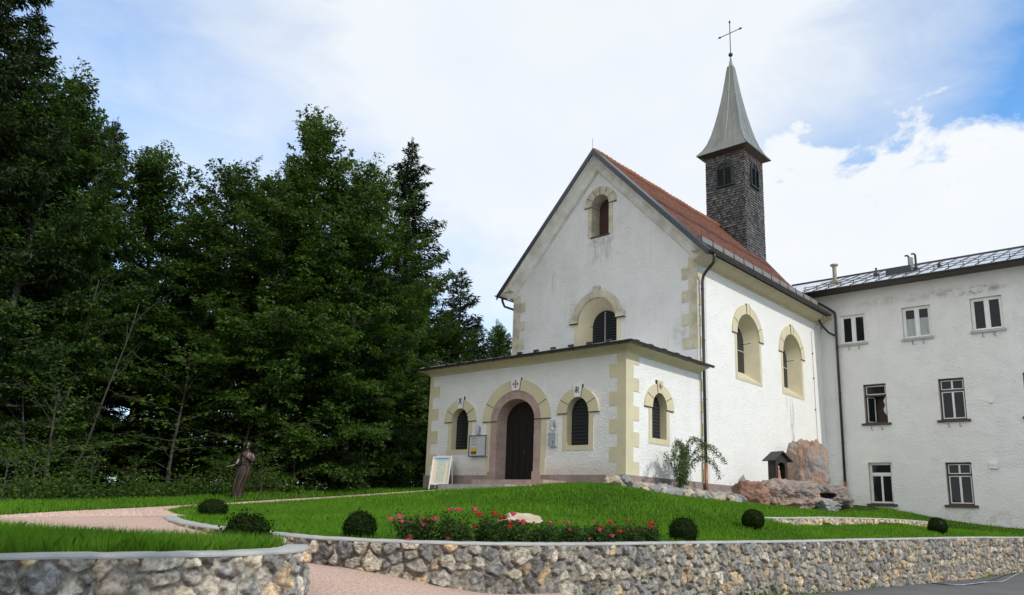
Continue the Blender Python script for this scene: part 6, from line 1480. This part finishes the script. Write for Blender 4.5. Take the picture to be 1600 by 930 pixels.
box_ball(1465, 820, 25.2, .29, 'clipped boxwood at the right end of the low terrace wall', .05, .95)

# rose bushes along the wall
RB = smooth_path([(5.40, -13.42, 0), (5.62, -13.12, 0), (5.92, -12.65, 0), (6.15, -12.0, 0), (6.28, -11, 0), (6.32, -10, 0), (6.33, -9, 0), (6.34, -8.5, 0)], .05)
rp = {0: ((-.10, 'p', 5), (.02, 'p', 5)), 1: ((.0, 'p', 9), ), 2: ((.0, 'r', 6), (.1, 'p', 5)), 3: ((0, 'r', 4), ), 4: ((0, 'p', 3), ), 5: ((0, 'p', 2), ), 6: ((0, 'p', 4), ), 7: ((0, 'r', 9), ), 8: ((0, 'r', 5), ), 9: ((0, 'r', 5), (.05, 'p', 2))}
rose_lab = ['rose bush with pink blossoms next to the left boxwood', 'rose bush with the biggest pink blossoms', 'rose bush with red and pink blossoms left of the limestone rock', 'rose bush with a few red blossoms nearing the limestone rock', 'rose bush left of the limestone rock with two pink blossoms', 'nearly flowerless rose bush in front of the limestone rock', 'rose bush with pale pink blossoms right of the limestone rock', 'rose bush with a cluster of bright red blossoms', 'rose bush with single red blossoms near the right end', 'rose bush touching the right boxwood']
for i in range(10):
    b = RB[int((i+.5)/10*len(RB))]; x, y = b[0]-.06, b[1]; z = float(h_up(x, y)[0]); rng = np.random.default_rng(300+i)
    root = thing('rose_bush', rose_lab[i], 'rose bush', (x, y, z), 'rose bushes along the top of the wall')
    q = MB(); P_, D_ = [], []
    for k in range(26):
        dd = np.array([rng.normal(0, .6), rng.normal(0, .75), 1.0]); sp = curve_pts(np.array([x+rng.normal(0, .06), y+rng.normal(0, .1), z]), dd, rng.uniform(.22, .40)*(1.12 if i < 3 else .72 if i < 7 else .88), 5, -.1, rng, .12)
        q.tube([tuple(p) for p in sp], [.006, .005, .005, .004, .003, .002], 3, False)
        m = 84; u = .15*5+rng.random(m)*.85*5; u = np.minimum(u, 4.999); kk = u.astype(int); P_.append(sp[kk]+(sp[kk+1]-sp[kk])*(u-kk)[:, None]+rng.normal(0, .055, (m, 3))); D_.append(rng.normal(0, 1, (m, 3))+np.array([0, 0, .1]))
    q.build('stems', M['twig'], root)
    pos = np.concatenate(P_); dd = np.concatenate(D_); pos[:, 2] = np.maximum(pos[:, 2], z+.02); m = len(pos); ln = rng.uniform(.032, .058, m)
    link('foliage', np_mesh('foliage', leaf_quads(pos-np.array([x, y, z]), rng.normal(0, .55, (m, 3))+np.array([.3, -.3, .8]), dd, ln, ln*.62), 4, M['rose_leaf'], {'tint': np.clip(rng.normal(.4, .28, m), 0, 1)}), root)
    for (du, kind, cnt) in rp[i]:
        for k in range(cnt):
            bx, by = x+rng.normal(.10, .10), y+du*3+rng.normal(0, .16); bz = z+(rng.uniform(.22, .44)*(1.1 if i < 3 else .85) if rng.random() < .75 else rng.uniform(.03, .14)); rr = rng.uniform(.034, .055)*(1.2 if i < 3 else 1)
            q = MB()
            for ring, (pr_n, rad_, el_) in enumerate(((5, 1.0, 22), (5, .72, 48), (3, .4, 70))):
                for t in range(pr_n):
                    a = 2*math.pi*(t+.5*ring)/pr_n + rng.uniform(-.2, .2); e = rad(el_)
                    c0 = Vector((bx, by, bz)); out = Vector((math.cos(a)*math.cos(e), math.sin(a)*math.cos(e), math.sin(e))); s_ = Vector((-math.sin(a), math.cos(a), 0))
                    q.add([c0, c0+out*rr*rad_*.7+s_*rr*.55*rad_, c0+out*rr*rad_*1.1+s_*rr*.3, c0+out*rr*rad_*1.1-s_*rr*.3, c0+out*rr*rad_*.7-s_*rr*.55*rad_], [(0, 1, 2, 3, 4)])
            q.lathe([(.004, -rr*.35), (rr*.5, -rr*.05), (rr*.45, rr*.35), (.004, rr*.6)], (bx, by, bz), 7)
            q.build('blossom', M['blossom_pink'] if kind == 'p' else M['blossom_red'], root)
# arching shrub by the downpipe
rng = np.random.default_rng(55); sx0, sy0 = .62, 2.3; sz0 = float(h_up(sx0, sy0)[0])+.1
root = thing('arching_shrub', 'airy shrub with long arching leafy shoots beside the chapel downpipe', 'shrub', (sx0, sy0, sz0)); q = MB(); P_, D_ = [], []
arcs = [[(0, 0), (-.15, .8), (-.35, 1.42), (-.75, 1.62), (-1.15, 1.42), (-1.48, 1.0)], [(0, 0), (-.12, .8), (-.28, 1.38), (-.58, 1.5), (-.72, 1.2), (-.78, .72)], [(0, 0), (.2, .9), (.5, 1.45), (.95, 1.66), (1.42, 1.5), (1.9, 1.2)], [(0, 0), (.3, .8), (.75, 1.22), (1.1, 1.25), (1.45, 1.0), (1.62, .6)], [(0, 0), (.05, .9), (.02, 1.5), (.2, 1.85), (.45, 1.8), (.62, 1.6)], [(0, 0), (-.08, .7), (-.3, 1.1), (-.62, 1.15), (-.85, .9), (-.92, .55)]]
lines = []
for a in arcs:
    for rep in range(2):
        k = smooth_path([(sx0+.12*n_, sy0+y_+rng.normal(0, .05), sz0+z_+rng.normal(0, .04)) for n_, (y_, z_) in enumerate(a)], .12); lines.append((k, 75))
for _ in range(17):
    sp = curve_pts(np.array([sx0+rng.normal(0, .05), sy0+rng.normal(0, .1), sz0]), np.array((rng.uniform(.0, .3), rng.normal(.02, .34), 1.5)), rng.uniform(.9, 1.75), 10, rng.uniform(-1.0, -.2), rng, .06); lines.append((sp, 85))
for sp, dens in lines:
    n_ = len(sp)-1; L = np.linalg.norm(np.diff(sp, axis=0), axis=1).sum(); sp[:, 0] = np.maximum(sp[:, 0], .12)
    q.tube([tuple(p) for p in sp], [.011*(1-i/(n_+1))+.003 for i in range(n_+1)], 4, False)
    m = int(L*dens); u = np.minimum(.2*n_+rng.random(m)*.8*n_, n_-.001); kk = u.astype(int); pos = sp[kk]+(sp[kk+1]-sp[kk])*(u-kk)[:, None]+rng.normal(0, .045, (m, 3))-np.array([0, 0, 1.0])*np.abs(rng.normal(0, .05, (m, 1))); pos[:, 0] = np.maximum(pos[:, 0], .06); P_.append(pos); D_.append(rng.normal(0, .7, (m, 3))+np.array([0, 0, -.6]))
q.build('stems', M['twig'], root); pos = np.concatenate(P_); dd = np.concatenate(D_); m = len(pos); ln = rng.uniform(.05, .10, m)
link('foliage', np_mesh('foliage', leaf_quads(pos-np.array([sx0, sy0, sz0]), rng.normal(0, .8, (m, 3))+np.array([.5, -.2, .5]), dd, ln, ln*.42), 4, M['shrub_leaf'], {'tint': np.clip(rng.normal(.4, .25, m), 0, 1)}), root)
# hose and cable lying at the foot of the wall
def ground_line(name, pix, r, m, label, off=.02, dmul=1.0):
    pts = []
    for px, py in pix:
        v = P(px, py, 1)-Vector(CAM); t = (-2.78-CAM[2])/v.z; p = Vector(CAM)+v*t; pts.append((p.x, p.y, 0))
    sp = smooth_path(pts, .12); q = MB(); zz = h_low(sp[:, 0], sp[:, 1])+off
    q.tube([(a[0], a[1], z) for a, z in zip(sp, zz)], r, 6); return q.build(name, m, None, True, label=label, cat='hose')
ground_line('hose', [(1470, 911), (1500, 913), (1540, 909), (1565, 908.5), (1590, 900), (1640, 886)], .016, M['hose'], 'blue grey hose lying on the asphalt at the foot of the right wall', .025)
ground_line('cable', [(1455, 910), (1490, 912.5), (1530, 910.5), (1575, 900), (1605, 896), (1650, 884)], .012, M['black_rubber'], 'thin dark cable running beside the hose on the asphalt', .015)
